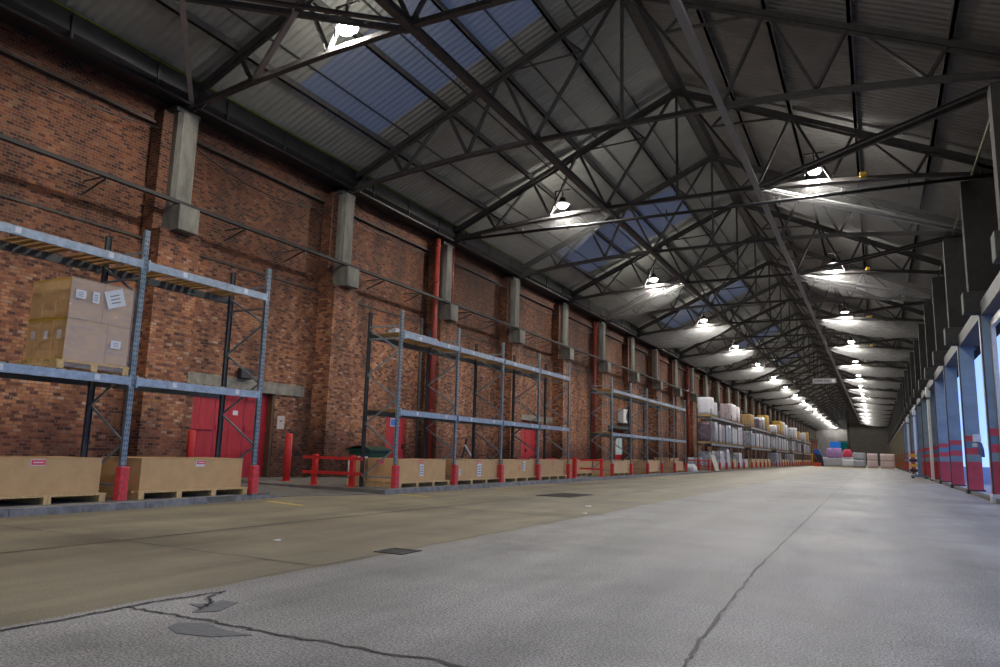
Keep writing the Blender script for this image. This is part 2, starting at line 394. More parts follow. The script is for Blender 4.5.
kerb_run('trim_3', [(-9.28, 12.95), (-9.30, 28), (-9.36, YE)], 1)
kerb_run('trim_4', [(2.68, 6), (2.70, YE)], -1, 1.8, mat('stained_kerb', (.085, .080, .070), .8, noise=.5, nscale=4))
m = MB(); m.box(2.86, 40, YB-30, YE+60, -.1, .09)
struct(m.build('floor', mat('outdoor_apron', (.30, .31, .33), .7, noise=.2)))

# floor joints, cracks, patches, paint
def wiggly(name, pts, w, seed, matl=TAR, sub=14, z=.004, wob=.02):
    rnd = random.Random(seed); m = MB(); P = []
    for (x0, y0), (x1, y1) in zip(pts, pts[1:]):
        for i in range(sub):
            t = i/sub; P.append((x0+(x1-x0)*t + rnd.uniform(-wob, wob), y0+(y1-y0)*t + rnd.uniform(-wob, wob)))
    P.append(pts[-1]); prev = None
    for i, p in enumerate(P):
        q = P[min(i+1, len(P)-1)]; r = P[max(i-1, 0)]; d = Vector((q[0]-r[0], q[1]-r[1])).normalized(); n = Vector((-d.y, d.x))
        ww = w*rnd.uniform(.5, 1.3)/2; L = [(p[0]+n.x*ww, p[1]+n.y*ww), (p[0]-n.x*ww, p[1]-n.y*ww)]
        if prev:
            vs_ = [m.bm.verts.new((x, y, z)) for x, y in (prev[0], prev[1], L[1], L[0])]; m._f(vs_)
        prev = L
    return struct(m.build(name, matl))
wiggly('trim_5', [(-.78, -1), (-.80, 3.0), (-.90, 4.2), (-1.0, 7), (-1.06, 12), (-1.2, 24), (-1.3, 45), (-1.5, 100), (-1.6, 200)], .022, 1, sub=22, wob=.009)
wiggly('trim_6', [(-4.0, 1.0), (-4.03, 2.4), (-4.02, 3.3), (-3.93, 3.72)], .03, 2)
wiggly('trim_7', [(-4.02, 3.06), (-3.4, 3.08), (-3.0, 3.06), (-1.8, 3.10), (-.85, 3.1), (2.68, 3.1)], .028, 3)
wiggly('trim_8', [(-6.70, -1), (-6.72, 10), (-6.75, 60), (-6.8, 200)], .045, 4, sub=30, wob=.012)
wiggly('trim_9', [(-9.6, 5.0), (-6.7, 4.96), (-4.15, 4.9)], .016, 5)
wiggly('trim_10', [(-9.3, 11.0), (-6.7, 10.9), (-4.15, 10.85)], .03, 6)
wiggly('trim_11', [(-4.14, 3.8), (-4.16, 10), (-4.2, 40), (-4.2, 150)], .010, 7, sub=30)
wiggly('trim_12', [(-3.93, 3.72), (-3.85, 3.5), (-3.72, 3.42), (-3.62, 3.25)], .02, 8)
for k, y in enumerate((17, 23, 29, 35, 47, 59, 75)):
    wiggly('trim_%d' % (13+k), [(-9.2, y), (-4.2, y-.1), (2.6, y)], .012, 20+k)
def flat(name, pts, mt, z=.004, th=.004):
    m = MB(); m.poly(pts, z-.02, z+th); return struct(m.build(name, mt))
flat('trim_20', [(-3.80, 3.32), (-3.70, 3.40), (-3.72, 3.5), (-3.6, 3.52), (-3.50, 3.28), (-3.60, 3.17), (-3.66, 3.28)], PATCH, z=.001, th=.003)
flat('trim_21', [(-3.42, 2.86), (-3.46, 2.96), (-3.32, 3.03), (-3.12, 2.98), (-2.93, 2.98), (-3.08, 2.84), (-3.28, 2.80)], PATCH, z=.001, th=.003)
flat('trim_22', [(-9.55, 9.75), (-9.5, 9.92), (-8.5, 9.62), (-8.5, 9.48)], YELLOW, z=.001, th=.003)
flat('trim_23', [(-9.2, 13.2), (-9.17, 13.36), (-8.3, 13.2), (-8.35, 13.05)], YELLOW, z=.001, th=.003)
flat('trim_24', [(-8.9, 17.2), (-8.87, 17.36), (-8.1, 17.3), (-8.1, 17.15)], YELLOW, z=.001, th=.003)
def manhole(x0, x1, y0, y1, label):
    t = thing('manhole_cover', label, 'manhole cover', ((x0+x1)/2, (y0+y1)/2, 0)); hx, hy = (x1-x0)/2, (y1-y0)/2
    m = MB(); 
    for a in ((-hx, hx, -hy, -hy+.04), (-hx, hx, hy-.04, hy), (-hx, -hx+.04, -hy+.04, hy-.04), (hx-.04, hx, -hy+.04, hy-.04)): m.box(*a, -.02, .008)
    m.build('frame', TAR, t)
    m = MB(); m.box(-hx+.045, hx-.045, -hy+.045, hy-.045, -.02, .004)
    for i in range(int((y1-y0)/.08)-1):
        y = -hy + .09 + i*.08; m.box(-hx+.07, hx-.07, y, y+.03, .004, .007)
    m.build('lid', mat('cast_iron', (.035, .033, .032), .55, metal=.3, noise=.4, nscale=20), t)
manhole(-4.30, -3.98, 5.86, 6.20, 'small dark iron manhole cover in the slab near the floor joint')
manhole(-6.95, -6.1, 15.5, 17.0, 'large dark drain cover set in the tan lane before the middle rack')

# ---- left wall: brick, with openings
OPEN = [(12.5, 15.25, .0, 2.36), (20.5, 21.75, 0, 2.3), (30.8, 33.3, 0, 2.45), (45.2, 47.6, 0, 2.5)]
def wall_pieces(m, y0, y1, z0, z1, ops, x0, x1):
    ys = sorted({y0, y1, *[o[0] for o in ops], *[o[1] for o in ops]})
    for a, b in zip(ys, ys[1:]):
        o = [q for q in ops if q[0] <= a and q[1] >= b]
        if o: m.box(x0, x1, a, b, o[0][3], z1)
        else: m.box(x0, x1, a, b, z0, z1)
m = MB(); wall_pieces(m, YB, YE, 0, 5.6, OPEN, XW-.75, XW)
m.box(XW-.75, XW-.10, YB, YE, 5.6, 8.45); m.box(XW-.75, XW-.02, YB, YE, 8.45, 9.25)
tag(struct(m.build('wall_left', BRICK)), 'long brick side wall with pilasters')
m = MB(); m.box(XW-.05, XW+.03, YB, YE, 5.56, 5.62); m.box(XW-.1, XW+.05, YB, YE, 8.38, 8.44)
struct(m.build('trim_30', mat('dark_ledge', (.05, .04, .035), .8, noise=.4)))  # thin dark strips along the wall step and under the corbel band
# eave: gutter box, edge strip and rail above the wall
m = MB(); m.prism([(-14.85, 9.0), (-14.78, 9.46), (-14.02, 9.46), (-13.98, 9.05), (-14.2, 8.92)], 1, YB, YE)
m.box(-14.12, -14.04, YB, YE, 8.86, 8.92)
for i in range(110):
    y = YB + 2*i
    if y < YE: m.box(-14.0, -13.95, y, y+.06, 8.9, 9.42)
struct(m.build('trim_31', GUTT))
m = MB(); m.box(-14.03, -13.96, YB, YE, 9.455, 9.50); struct(m.build('trim_32', mat('mossy_edge', (.10, .13, .02), .8, noise=.5)))

# door recesses
def recess(nm, o, xb):
    y0, y1, z0, z1 = o
    m = MB(); m.box(xb-.3, xb-.12, y0-.3, y1+.3, 0, z1+.3); struct(m.build('wall_recess_%s' % nm, BRICK))
def plank_door(nm, y0, y1, z1, x, leaves, mt=REDD):
    w_ = (y1-y0)/leaves
    root = bpy.data.objects.new('door_%s' % nm, None); C.objects.link(root); root.location = (x, y0, .1); struct(root)
    for k in range(leaves):
        m = MB(); a, b = k*w_ + .012, (k+1)*w_ - .012; n = max(2, int((b-a)/.42))
        for i in range(n): m.box(-.05, 0, a + (b-a)*i/n + .004, a + (b-a)*(i+1)/n - .004, 0, z1-.1)
        lf = m.build('door_leaf', mt, root)
        m = MB()
        for z in (.28, z1*.5, z1-.4): m.box(0, .03, a+.04, b-.04, z, z+.14)
        m.build('rail', mt, lf)
        m = MB(); yb = b-.12 if k % 2 == 0 else a+.06
        m.box(.0, .04, yb, yb+.06, .85, 1.02); m.tube([(.03, yb+.03, .9), (.09, yb+.03, .9), (.09, yb+.03, 1.0), (.03, yb+.03, 1.0)], .012, 6)
        if k == leaves-1: m.build('door_handle', BLACK, lf)
    return root
d1 = plank_door('1', 12.4, 15.3, 2.42, -15.0, 3)
m = MB(); m.box(.005, .012, 1.55, 1.72, 1.62, 1.74); m.build('notice', LABEL, d1)
m = MB(); m.box(-.1, .18, 2.76, 2.86, 0, 2.28); m.build('door_frame', mat('brown_frame', (.10, .055, .03), .7), d1)
plank_door('2', 20.5, 21.75, 2.3, -14.9, 1)
plank_door('3', 30.8, 33.3, 2.45, -15.0, 2)
m = MB(); m.box(XW-.6, XW+.04, 12.02, 16.35, 2.36, 2.68); struct(m.build('trim_33', LINT, None, .01))
m = MB(); m.box(XW-.6, XW+.04, 30.5, 35.2, 2.45, 2.72); struct(m.build('trim_34', LINT, None, .01))
m = MB(); m.box(XW-.02, XW+.5, 43.2, 50.0, 2.55, 2.72); struct(m.build('trim_35', mat('canopy_felt', (.04, .045, .05), .8)))
# white framed window door under the canopy
root = bpy.data.objects.new('door_4', None); C.objects.link(root); root.location = (-14.95, 45.2, .1); struct(root)
m = MB(); m.box(-.05, 0, 0, .5, 0, 2.4); m.box(-.05, 0, 1.95, 2.4, 0, 2.4); m.box(-.05, 0, .5, 1.95, 0, .85); m.box(-.05, 0, .5, 1.95, 2.1, 2.4); m.build('door_leaf', REDD, root)
m = MB()
for a in ((.5, .58, .85, 2.1), (1.87, 1.95, .85, 2.1), (.58, 1.87, .85, .93), (.58, 1.87, 2.02, 2.1), (1.19, 1.25, .93, 2.02)): m.box(-.03, .02, a[0], a[1], a[2], a[3])
m.build('window_frame', WHITEM, root)
m = MB(); m.box(-.02, -.01, .58, 1.87, .93, 2.02); m.build('pane', emis('lit_office_pane', (.62, .74, .72), .42), root)
# blue and white sign on the second door, with its pictogram
s_ = thing('door_sign', 'small white sign with a blue panel on the narrow red door', 'sign', (-14.89, 20.85, 1.72))
m = MB(); m.box(0, .012, 0, .52, 0, .5); m.build('board', LABEL, s_)
m = MB(); m.box(.012, .016, .02, .5, .02, .25); m.build('blue_panel', BLUEM, s_)
m = MB(); m.tube([(.013, .14, .37), (.018, .14, .37)], .07, 16); m.box(.012, .016, .26, .48, .33, .36); m.box(.012, .016, .26, .48, .40, .43); m.build('pictogram', BLUEM, s_)
n_ = thing('wall_notice', 'pale paper notice on the brick wall right of the wide red door', 'notice', (-14.79, 15.36, 1.42))
m = MB(); m.box(0, .012, 0, .28, 0, .36); m.build('sheet', mat('buff_paper', (.52, .44, .40), .7), n_)
m = MB(); m.box(.012, .015, .09, .19, .2, .24); m.build('emblem', INK, n_)
for y, x, lab in ((12.12, -14.3, 'red steel bollard left of the wide red door'), (14.1, -13.13, 'red steel bollard right of the wide red door')):
    b_ = thing('bollard', lab, 'bollard', (x, y, .1), 0, 'bollards beside the wide red door')
    m = MB(); m.tube([(0, 0, 0), (0, 0, 1.14), (0, 0, 1.17)], [.085, .085, .06], 14); m.build('post', RED, b_)
    m = MB(); m.box(-.12, .12, -.12, .12, -.005, .012); m.build('base_plate', RED, b_)

# ---- pilasters, padstones, concrete columns on the left wall (one trim per bay)
for n in range(0, 36):
    y = T(n); root = bpy.data.objects.new('trim_%d' % (40+n), None); C.objects.link(root); root.location = (XW, y, 0); struct(root)
    if n == 0:
        m = MB(); m.box(-.05, .60, -.52, .60, .1, 5.78); m.box(-.05, .30, -.52, .30, 5.78, 8.7); p0 = m.build('pilaster', BRICK, root)
        m = MB(); m.box(.05, .86, -.27, .29, 5.78, 6.38); p1 = m.build('padstone', CONC, root, .015)
        m = MB(); 
        m.prism([(.28, -.24), (.44, -.24), (.54, -.16), (.54, .24), (.46, .33), (.28, .33)], 2, 6.38, 8.72)
        p2 = m.build('concrete_column', CONC, root)
        m = MB(); m.box(-.1, .5, -.34, .34, 8.72, 8.82); m.box(.2, .6, -.12, .12, 8.82, 9.05); p3 = m.build('bearing_plate', STEEL, root)
        base_parts = (p0, p1, p2, p3)
    else:
        for p in base_parts:
            c = p.copy(); C.objects.link(c); c.parent = root
# brick material uses object coordinates; shift the coursing of each pilaster is harmless

# service rail along the wall with brackets, and hanging cable
r0 = thing('service_rail', 'dark service rail on brackets running along the brick wall past the padstones', 'rail', (-14.15, 0, 6.47))
m = MB(); m.box(-.05, .05, YB, YE, -.04, .04); m.build('rail', mat('dull_black_rail', (.03, .03, .03), .85), r0)
for k in range(34):
    for dy in (1.9, 4.1):
        y = T(k) + dy
        if k > 16: continue
        m = MB(); m.beam((0, y, -.04), (-.78, y, -.30), .03, .03); m.beam((-.78, y, .0), (0, y, 0), .03, .03); m.beam((0, y, -.06), (0, y, -.2), .02, .02)
        m.build('bracket', STEEL, r0)
m = MB(); P = []
for k in range(0, 36):
    for s in range(8):
        t = s/8; P.append((-14.62, T(k)+SP*t, 8.34 - .55*4*t*(1-t)*(.6+.4*math.sin(k*1.7))))
m.tube(P, .016, 5); tag(m.build('wall_cable', BLACK), 'thin black cable sagging along the top of the brick wall', 'cable')
# red downpipes
for y, r, x, lab in ((22.65, .11, -14.4, 'thick red downpipe beside the third concrete column'), (23.75, .04, -14.36, 'thin red pipe on the far side of the third concrete column'),
                     (40.9, .10, -14.66, 'red downpipe on the wall just left of the white-framed door'), (47.9+.6, .09, -14.66, 'red downpipe on the wall just right of the white-framed door'),
                     (55.2, .10, -14.66, 'red downpipe in the shadow behind the far half of the farther empty rack'), (64.5, .12, -14.5, 'red downpipe behind the first loaded rack')):
    t = thing('downpipe', lab, 'pipe', (x, y, .1), 0, 'red downpipes on the brick wall')
    z0 = 6.3 if r < .05 else 0
    m = MB(); m.tube([(0, 0, z0), (0, 0, 8.75)], r, 12); m.build('pipe', REDP, t)
    for z in (2.2, 4.6, 7.0, 8.4):
        if z > z0: m = MB(); m.tube([(0, 0, z), (0, 0, z+.09)], r*1.22, 12); m.box(-.17, 0, -.02, .02, z+.03, z+.06); m.build('collar', REDP, t)
t = thing('downpipe', 'dark grey pipe standing just left of the thick red downpipe', 'pipe', (-14.6, 22.1, .1))
m = MB(); m.tube([(0, 0, 0), (0, 0, 5.6)], .05, 10); m.build('pipe', STEEL, t)

# air conditioner over the white framed door
t = thing('air_conditioner', 'grey air conditioning unit on the wall above the canopy', 'air conditioner', (-14.8, 45.7, 2.98))
m = MB(); m.box(0, .4, 0, 1.5, 0, .9); m.build('casing', WHITEM, t, .02)
m = MB(); m.tube([(.4, .95, .45), (.43, .95, .45)], .36, 20); m.build('fan_grille', BLACK, t)

# ---- right wall: upper cladding, lintel beams, columns, door leaves
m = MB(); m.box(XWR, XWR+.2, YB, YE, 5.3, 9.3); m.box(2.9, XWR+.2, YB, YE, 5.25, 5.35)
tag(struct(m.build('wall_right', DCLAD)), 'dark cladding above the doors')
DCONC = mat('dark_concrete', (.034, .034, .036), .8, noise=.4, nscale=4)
LBEAM = mat('grey_lintel', (.10, .105, .115), .7, noise=.3)
CHAN = mat('dark_edge_channel', (.05, .045, .045), .6)
for n in range(1, 36):
    y = T(n); root = bpy.data.objects.new('trim_%d' % (80+n), None); C.objects.link(root); root.location = (2.9, y, 0); struct(root)
    if n == 1:
        m = MB(); m.box(-.60, .45, -.28, .24, 5.02, 5.60); q1 = m.build('padstone', DCONC, root, .015)
        m = MB(); m.prism([(.10, -.3), (.75, -.38), (.75, .38), (.10, .3), (-.45, .22), (-.45, -.22)], 2, 5.60, 8.75); q2 = m.build('column', DCLAD, root)
        m = MB(); m.box(-.22, .35, .26, SP-.28, 4.92, 5.30); q4 = m.build('lintel_beam', LBEAM, root)
        rp = [q1, q2, q4]
    elif n > 1:
        for p in rp: c = p.copy(); C.objects.link(c); c.parent = root
    if n in (3, 4, 15):
        m = MB(); m.box(-.24, .20 if n > 3 else .02, -.24, .20, .0, 4.95); pier = m.build('painted_pier', DSTR if n < 15 else DOLD, root, .01)
        m = MB(); m.box(-.265, -.225, -.26, -.20, .0, 4.95); ch_ = m.build('edge_channel', CHAN, root)
        m = MB(); m.box(-.28, .24 if n > 3 else .04, -.28, .24, .0, .14 if n > 3 else .22); ft = m.build('foot', WHITEM if n == 3 else DCONC, root)
        for q in (pier, ch_, ft): q.location.z = .0
        pp = (pier, ch_, ft)
    elif n > 4:
        for p in pp: c = p.copy(); C.objects.link(c); c.parent = root
def leaf(k, y0, y1, x, mt=DSTR):
    root = bpy.data.objects.new('door_%d' % (10+k), None); C.objects.link(root); root.location = (x, y0, .09); struct(root)
    m = MB(); m.box(0, .07, 0, y1-y0, .0, 4.8); m.build('door_leaf', mt, root)
    m = MB(); m.box(-.03, .1, -.03, .03, .0, 4.8); m.box(-.03, .1, y1-y0-.03, y1-y0+.03, .0, 4.8); m.build('edge_channel', STEEL, root)
for n in range(6, 35):
    if n in (9, 12): continue
    leaf(n, T(n)+.22, T(n+1)-.26, 3.28, DSTR if n < 14 else DOLD)
for y, lab in ((46.4, 'tall white pole standing before the side doors, nearest of the white poles'), (64.0, 'tall white pole, second along the side doors'), (76.5, 'tall white pole, farthest along the side doors')):
    t = thing('white_pole', lab, 'pole', (2.66, y, .09), 0, 'white poles along the side doors')
    m = MB(); m.box(-.07, .07, -.16, .16, 0, 4.3); m.build('shaft', WHITEM, t, .01)
    m = MB(); m.box(-.1, .12, -.2, .2, 4.45, 5.0); m.build('lamp_box', WHITEM, t, .02)
# white framed glazed gate at the right edge
root = bpy.data.objects.new('window_1', None); C.objects.link(root); root.location = (2.92, 18.3, .09); struct(root)
m = MB()
for a in ((0, .16), (2.3, 2.4), (4.6, 4.76)): m.box(-.05, .05, a[0], a[1], 0, 4.6)
m.box(-.05, .05, 0, 4.76, 4.5, 4.68); m.box(-.05, .05, 0, 4.76, 0, .12); m.build('window_frame', WHITEM, root)
# wall-mounted fitting at the open slot
t = thing('camera_fitting', 'small white box on a dark bracket by the nearest open door gap', 'bracket', (2.98, 28.7, 1.55))
m = MB(); m.box(-.12, .1, -.02, .22, .15, .40); m.box(-.15, .0, -.05, .12, -.02, .1); m.build('box', WHITEM, t, .02)
m = MB(); m.prism([(-.1, -.25), (.1, .15), (-.5, .1), (-.9, -.1), (-1.0, -.35), (-.6, -.3)], 0, -.02, .06); m.build('bracket', mat('navy_plastic', (.02, .05, .16), .5), t)
t = thing('barrier_trolley', 'blue upright trolley with yellow and black hazard bars by the side doors', 'trolley', (2.32, 52.0, 0))
m = MB(); m.box(-.12, .12, -.1, .1, .1, 1.65); m.box(-.5, .4, -.06, .06, .1, .2); m.build('frame', mat('slate_blue_paint', (.10, .17, .28), .5), t)
for k in range(4):
    m = MB(); m.box(-.55, -.13, -.03, .03, .40+k*.30, .58+k*.30); m.build('hazard_bar', YEL if k % 2 else BLACK, t)
m = MB()
for x in (-.4, .3): m.tube([(x, -.04, .09), (x, .04, .09)], .09, 12)
m.build('wheel', BLACK, t)

# ---- end walls
m = MB(); m.box(-15.5, 4, YB-.3, YB, 0, 9.2); m.prism([(-15.5, 9.2), (4, 9.2), (XR, 13.6)], 1, YB-.3, YB); struct(m.build('wall_back', DCLAD))
ECL = mat('grey_end_cladding', (.24, .23, .23), .7, noise=.2, nscale=1)
m = MB(); m.box(-15.5, -9.0, YE, YE+.3, 0, 9.2); m.box(-9.0, XR, YE, YE+.3, 6.2, 9.2)
m.prism([(-15.5, 9.2), (XR, 9.2), (XR, 13.6)], 1, YE, YE+.3); struct(m.build('wall_front', ECL))
m = MB(); m.box(XR, 4, YE-28, YE-27.7, 0, 9.2); m.prism([(XR, 9.2), (4, 9.2), (XR, 13.6)], 1, YE-28, YE-27.7)
for k in range(10): m.box(XR, 3.0, YE-28.05, YE-28, .4+k*.55, .44+k*.55)
m.box(XR, 3, YE-28.15, YE-28, 6.0, 6.3); m.box(-1.1, -.9, YE-28.12, YE-28, 0, 9)
struct(m.build('wall_front', mat('dark_end_partition', (.13, .12, .11), .7, noise=.2, nscale=1)))
m = MB(); m.box(XR-.5, XR+.1, YE-28.4, YE-28, 0, 12.8); struct(m.build('trim_36', GUTT))
m = MB(); m.box(-9, XR, YE+.1, YE+.2, 0, 6.2)
win = m.build('window_2', None or mat('end_glass', (.02, .16, .14), .2)); struct(win)
t = thing('end_opening', 'blue and green glowing panels standing for a lit opening in the far end wall', 'opening', (-11.2, YE-.04, 4.3))  # flat glowing panels stand in for a lit opening in the end wall
m = MB(); m.box(0, 2.6, -.05, .05, 0, 1.6); m.build('panel', emis('blue_glow', (.04, .22, .8), .5), t)
m = MB(); m.box(2.7, 5.8, -.05, .05, -.4, 1.5); m.build('green_panel', emis('green_glow', (.01, .10, .09), .5), t)

# ---- roof sheets: real corrugation, running from eave to ridge
def roof(name, xa, xb, y0, y1, mats, amp, per, skyl=()):
    m = MB(); cols = [xa, xb] if not skyl else [xa] + [q for q in (-13.0, -9.9, -7.4) ] + [xb]
    if not skyl: cols = [xa, (xa+xb)/2, xb]
    n = int((y1-y0)/per*4); prev = None
    for i in range(n+1):
        y = y0 + (y1-y0)*i/n; dz = amp*math.sin(2*math.pi*(y-y0)/per)
        row = [m.bm.verts.new((x, y, roofz(x)+dz)) for x in cols]
        if prev:
            for j in range(len(cols)-1):
                m.mi = 1 if any(a <= y <= b for a, b in skyl) and 1 <= j <= 2 else 0
                f = m._f([prev[j], row[j], row[j+1], prev[j+1]]); f.smooth = True
        prev = row
    return struct(m.build(name, mats))
SK = [(13.2, 16.5), (30.5, 34.6), (48.2, 52.6), (66.5, 70.6), (84.6, 88.7)]
roof('ceiling', -14.9, XR, YB, T(3)+.1, [SHEET, SKYL], .036, .21, SK)
roof('ceiling', -14.9, XR, T(3)-.1, YE+.3, [SHEET, SKYL], .008, .20, SK)
roof('ceiling', XR, 3.98, YB, YE+.3, [SHEETR], .034, .21)
m = MB()
for x in (-12.2, -10.2, -8.4, -6.8):
    m.box(x-.02, x+.02, YB, YE, roofz(x)-.06, roofz(x)-.03)
struct(m.build('trim_37', STEEL))
# ridge capping
m = MB(); m.prism([(XR-.25, roofz(XR)-.12), (XR+.25, roofz(XR)-.12), (XR+.12, roofz(XR)-.28), (XR-.12, roofz(XR)-.28)], 1, YB, YE)
tag(m.build('ridge_beam', STEEL), 'dark ridge beam running along the apex of the roof', 'beam')
# purlins
PX = [-12.76, -10.83, -9.03, -7.32]
plab = ['lowest', 'second lowest', 'third', 'uppermost']
for k, x in enumerate(PX + [2*XR-q for q in PX]):
    side = 'left' if x < XR else 'right'
    m = MB(); z = roofz(x) - .13
    m.box(x-.04, x+.04, YB, YE, z-.09, z+.09); m.box(x-.04, x+.07, YB, YE, z-.09, z-.075)
    tag(m.build('purlin', PURL), '%s dark steel purlin under the %s roof slope, counted from the eave' % (plab[k % 4], side), 'purlin', 'purlins under the roof')
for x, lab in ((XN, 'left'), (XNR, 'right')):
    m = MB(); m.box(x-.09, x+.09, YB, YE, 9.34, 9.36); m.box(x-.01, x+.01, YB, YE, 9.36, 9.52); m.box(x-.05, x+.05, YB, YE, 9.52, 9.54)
    tag(m.build('longitudinal_beam', STEEL if lab == 'left' else mat('lamplit_beam_steel', (.24, .24, .24), .5)), 'long steel beam along the %s row of truss joints' % lab, 'beam', 'beams along the truss joints')  # right beam paler: lamplight along its flange is put into the colour

# ---- roof trusses
def chordz(x):
    if x > XR: x = 2*XR-x
    pts = [(-14.4, 8.88), (-12.31, 9.14), (-10.08, 9.33), (XN, 9.42), (XR, 9.42)]
    for (a, za), (b, zb) in zip(pts, pts[1:]):
        if x <= b: return za + (zb-za)*(x-a)/(b-a)
    return 9.42
def truss(name, label, loc):
    t = thing(name, label, 'roof truss', loc, 0, 'steel roof trusses')
    def mir(x): return 2*XR - x
    rz = lambda x: roofz(x) - .27
    for s in (0, 1):
        F = (lambda x: x) if s == 0 else mir
        m = MB(); m.beam((F(-14.45), 0, rz(-14.45)-.02), (F(XR), 0, rz(XR)-.02), .16, .15); m.beam((F(-14.45), 0, rz(-14.45)-.14), (F(XR), 0, rz(XR)-.14), .03, .12); m.build('rafter', STEEL, t)
        m = MB(); q = [-14.45, -12.31, -10.08, XN]
        for a, b in zip(q, q[1:]): m.beam((F(a), 0, chordz(a)), (F(b), 0, chordz(b)), .15, .10); m.beam((F(a), 0, chordz(a)+.06), (F(b), 0, chordz(b)+.06), .02, .08)
        m.build('bottom_chord', STEEL, t)
        M = (F(-6.61), 0, 11.72)
        webs = [(( -12.31, chordz(-12.31)), (-12.76, rz(-12.76))), ((-12.31, chordz(-12.31)), (-10.83, rz(-10.83))),
                ((-10.08, chordz(-10.08)), (-10.83, rz(-10.83))), ((-10.08, chordz(-10.08)), (-9.03, rz(-9.03))),
                ((XN, 9.42), (-9.03, rz(-9.03))), ((XN, 9.42), (XR-.05, rz(XR)))]
        for (xa, za), (xb, zb) in webs:
            m = MB(); m.angle((F(xa), 0, za), (F(xb), 0, zb), .075, .012); m.angle((F(xa), -.015, za), (F(xb), -.015, zb), .075, .012, flip=-1); m.build('strut', STEEL, t)
        for xa in (-9.03, -7.32):
            m = MB(); m.angle((F(xa), 0, rz(xa)), M, .06, .01); m.build('strut', STEEL, t)
        m = MB(); m.prism([(F(-14.5), 8.8), (F(-13.85), 8.8), (F(-13.6), 9.05), (F(-13.9), roofz(-13.9)-.3), (F(-14.5), roofz(-14.5)-.3)], 1, -.015, .015); 
        m.prism([(F(XN-.22), 9.38), (F(XN+.22), 9.38), (F(XN+.18), 9.62), (F(XN-.18), 9.62)], 1, -.02, .02); m.build('gusset', STEEL, t)
    m = MB(); m.beam((XN, 0, 9.42), (XNR, 0, 9.42), .15, .10); m.build('bottom_chord', STEEL, t)
    m = MB(); m.angle((XR, 0, 9.42), (XR, 0, rz(XR)), .07, .012); m.build('king_post', STEEL, t)
    return t
t0 = None
for n in range(N0, N1+1):
    if n < 1: lab = 'dark steel roof truss over and behind the camera, out of frame'
    else: lab = '%s dark steel roof truss spanning the hall, counted from the camera' % ORD[n-1]
    if t0 is None: t0 = truss('roof_truss', lab, (0, T(n), 0))
    else: dup(t0, (0, T(n), 0), label=lab)

# horizontal tie pipe at the third truss
m = MB(); m.tube([(-13.6, T(3)-.2, 8.84), (3.5, T(3)-.2, 8.84)], .055, 8)
for k in range(10): m.tube([(-12.8+k*1.75, T(3)-.2, 8.72), (-12.8+k*1.75, T(3)-.2, 9.0)], .02, 6)
tag(m.build('tie_pipe', BLACK), 'straight dark pipe spanning the hall just under the third truss', 'pipe')
# red and green sprinkler pipe along the right slope
t = thing('sprinkler_pipe', 'thin pipe with a red length hung under the right roof slope', 'pipe', (2.75, 0, 8.95))
m = MB(); m.tube([(0, YB, 0), (0, T(3), 0)], .035, 8); m.tube([(0, T(3)+1.6, 0), (0, YE, 0)], .035, 8); m.build('pipe', mat('dull_green_pipe', (.06, .07, .035), .5), t)
m = MB(); m.tube([(0, T(3), 0), (0, T(3)+1.6, 0)], .04, 8); m.build('red_length', REDP, t)
# sway braces in the plane of the ties
def brace(a, b, label, single=False, mt=None):
    a = Vector(a); b = Vector(b); t = thing('sway_brace', label, 'brace', a, 0, 'sway braces in the plane of the truss ties')
    d = b-a; sd = d.cross(Vector((0, 0, 1))).normalized()*.11
    if single: sd *= 0
    for s in ((1,) if single else (-1, 1)):
        m = MB(); m.angle(sd*s, d+sd*s, .10, .014, flip=s); m.build('steel_angle', mt or STEEL, t)
zl = 9.15; LAMPLIT = mat('lamplit_steel_angle', (.30, .30, .30), .5)  # paler copy of the brace steel, with lamplight put into the colour
brace((XN, T(1), 9.36), (-14.3, T(0), 8.95), 'dark sway brace at top left running from the first truss back over the camera')
brace((-11.14, 8.24, zl), (-14.3, T(1), 8.95), 'light strut at top left from the sway brace down to the first wall column', True, LAMPLIT)
brace((-9.6, 9.6, zl+.1), (-12.31, T(1), 9.14), 'short strut at top left left of the nearest lamp', True, LAMPLIT)
for k in range(1, 17):
    n = 4*k+1
    if n > 33: break
    brace((XN, T(n), 9.36), (-14.3, T(n+1), 8.95), 'sway brace from the left joint of the %s truss to the brick wall' % ORD[n-1], mt=LAMPLIT)
for n in range(3, 29, 2):
    brace((XNR, T(n), 9.36), (3.4, T(n+1), 8.95), 'sway brace from the right joint of the %s truss onward to the door side' % ORD[n-1], mt=LAMPLIT)
    brace((XNR, T(n), 9.36), (3.4, T(n-1), 8.95), 'sway brace from the right joint of the %s truss back to the door side' % ORD[n-1])

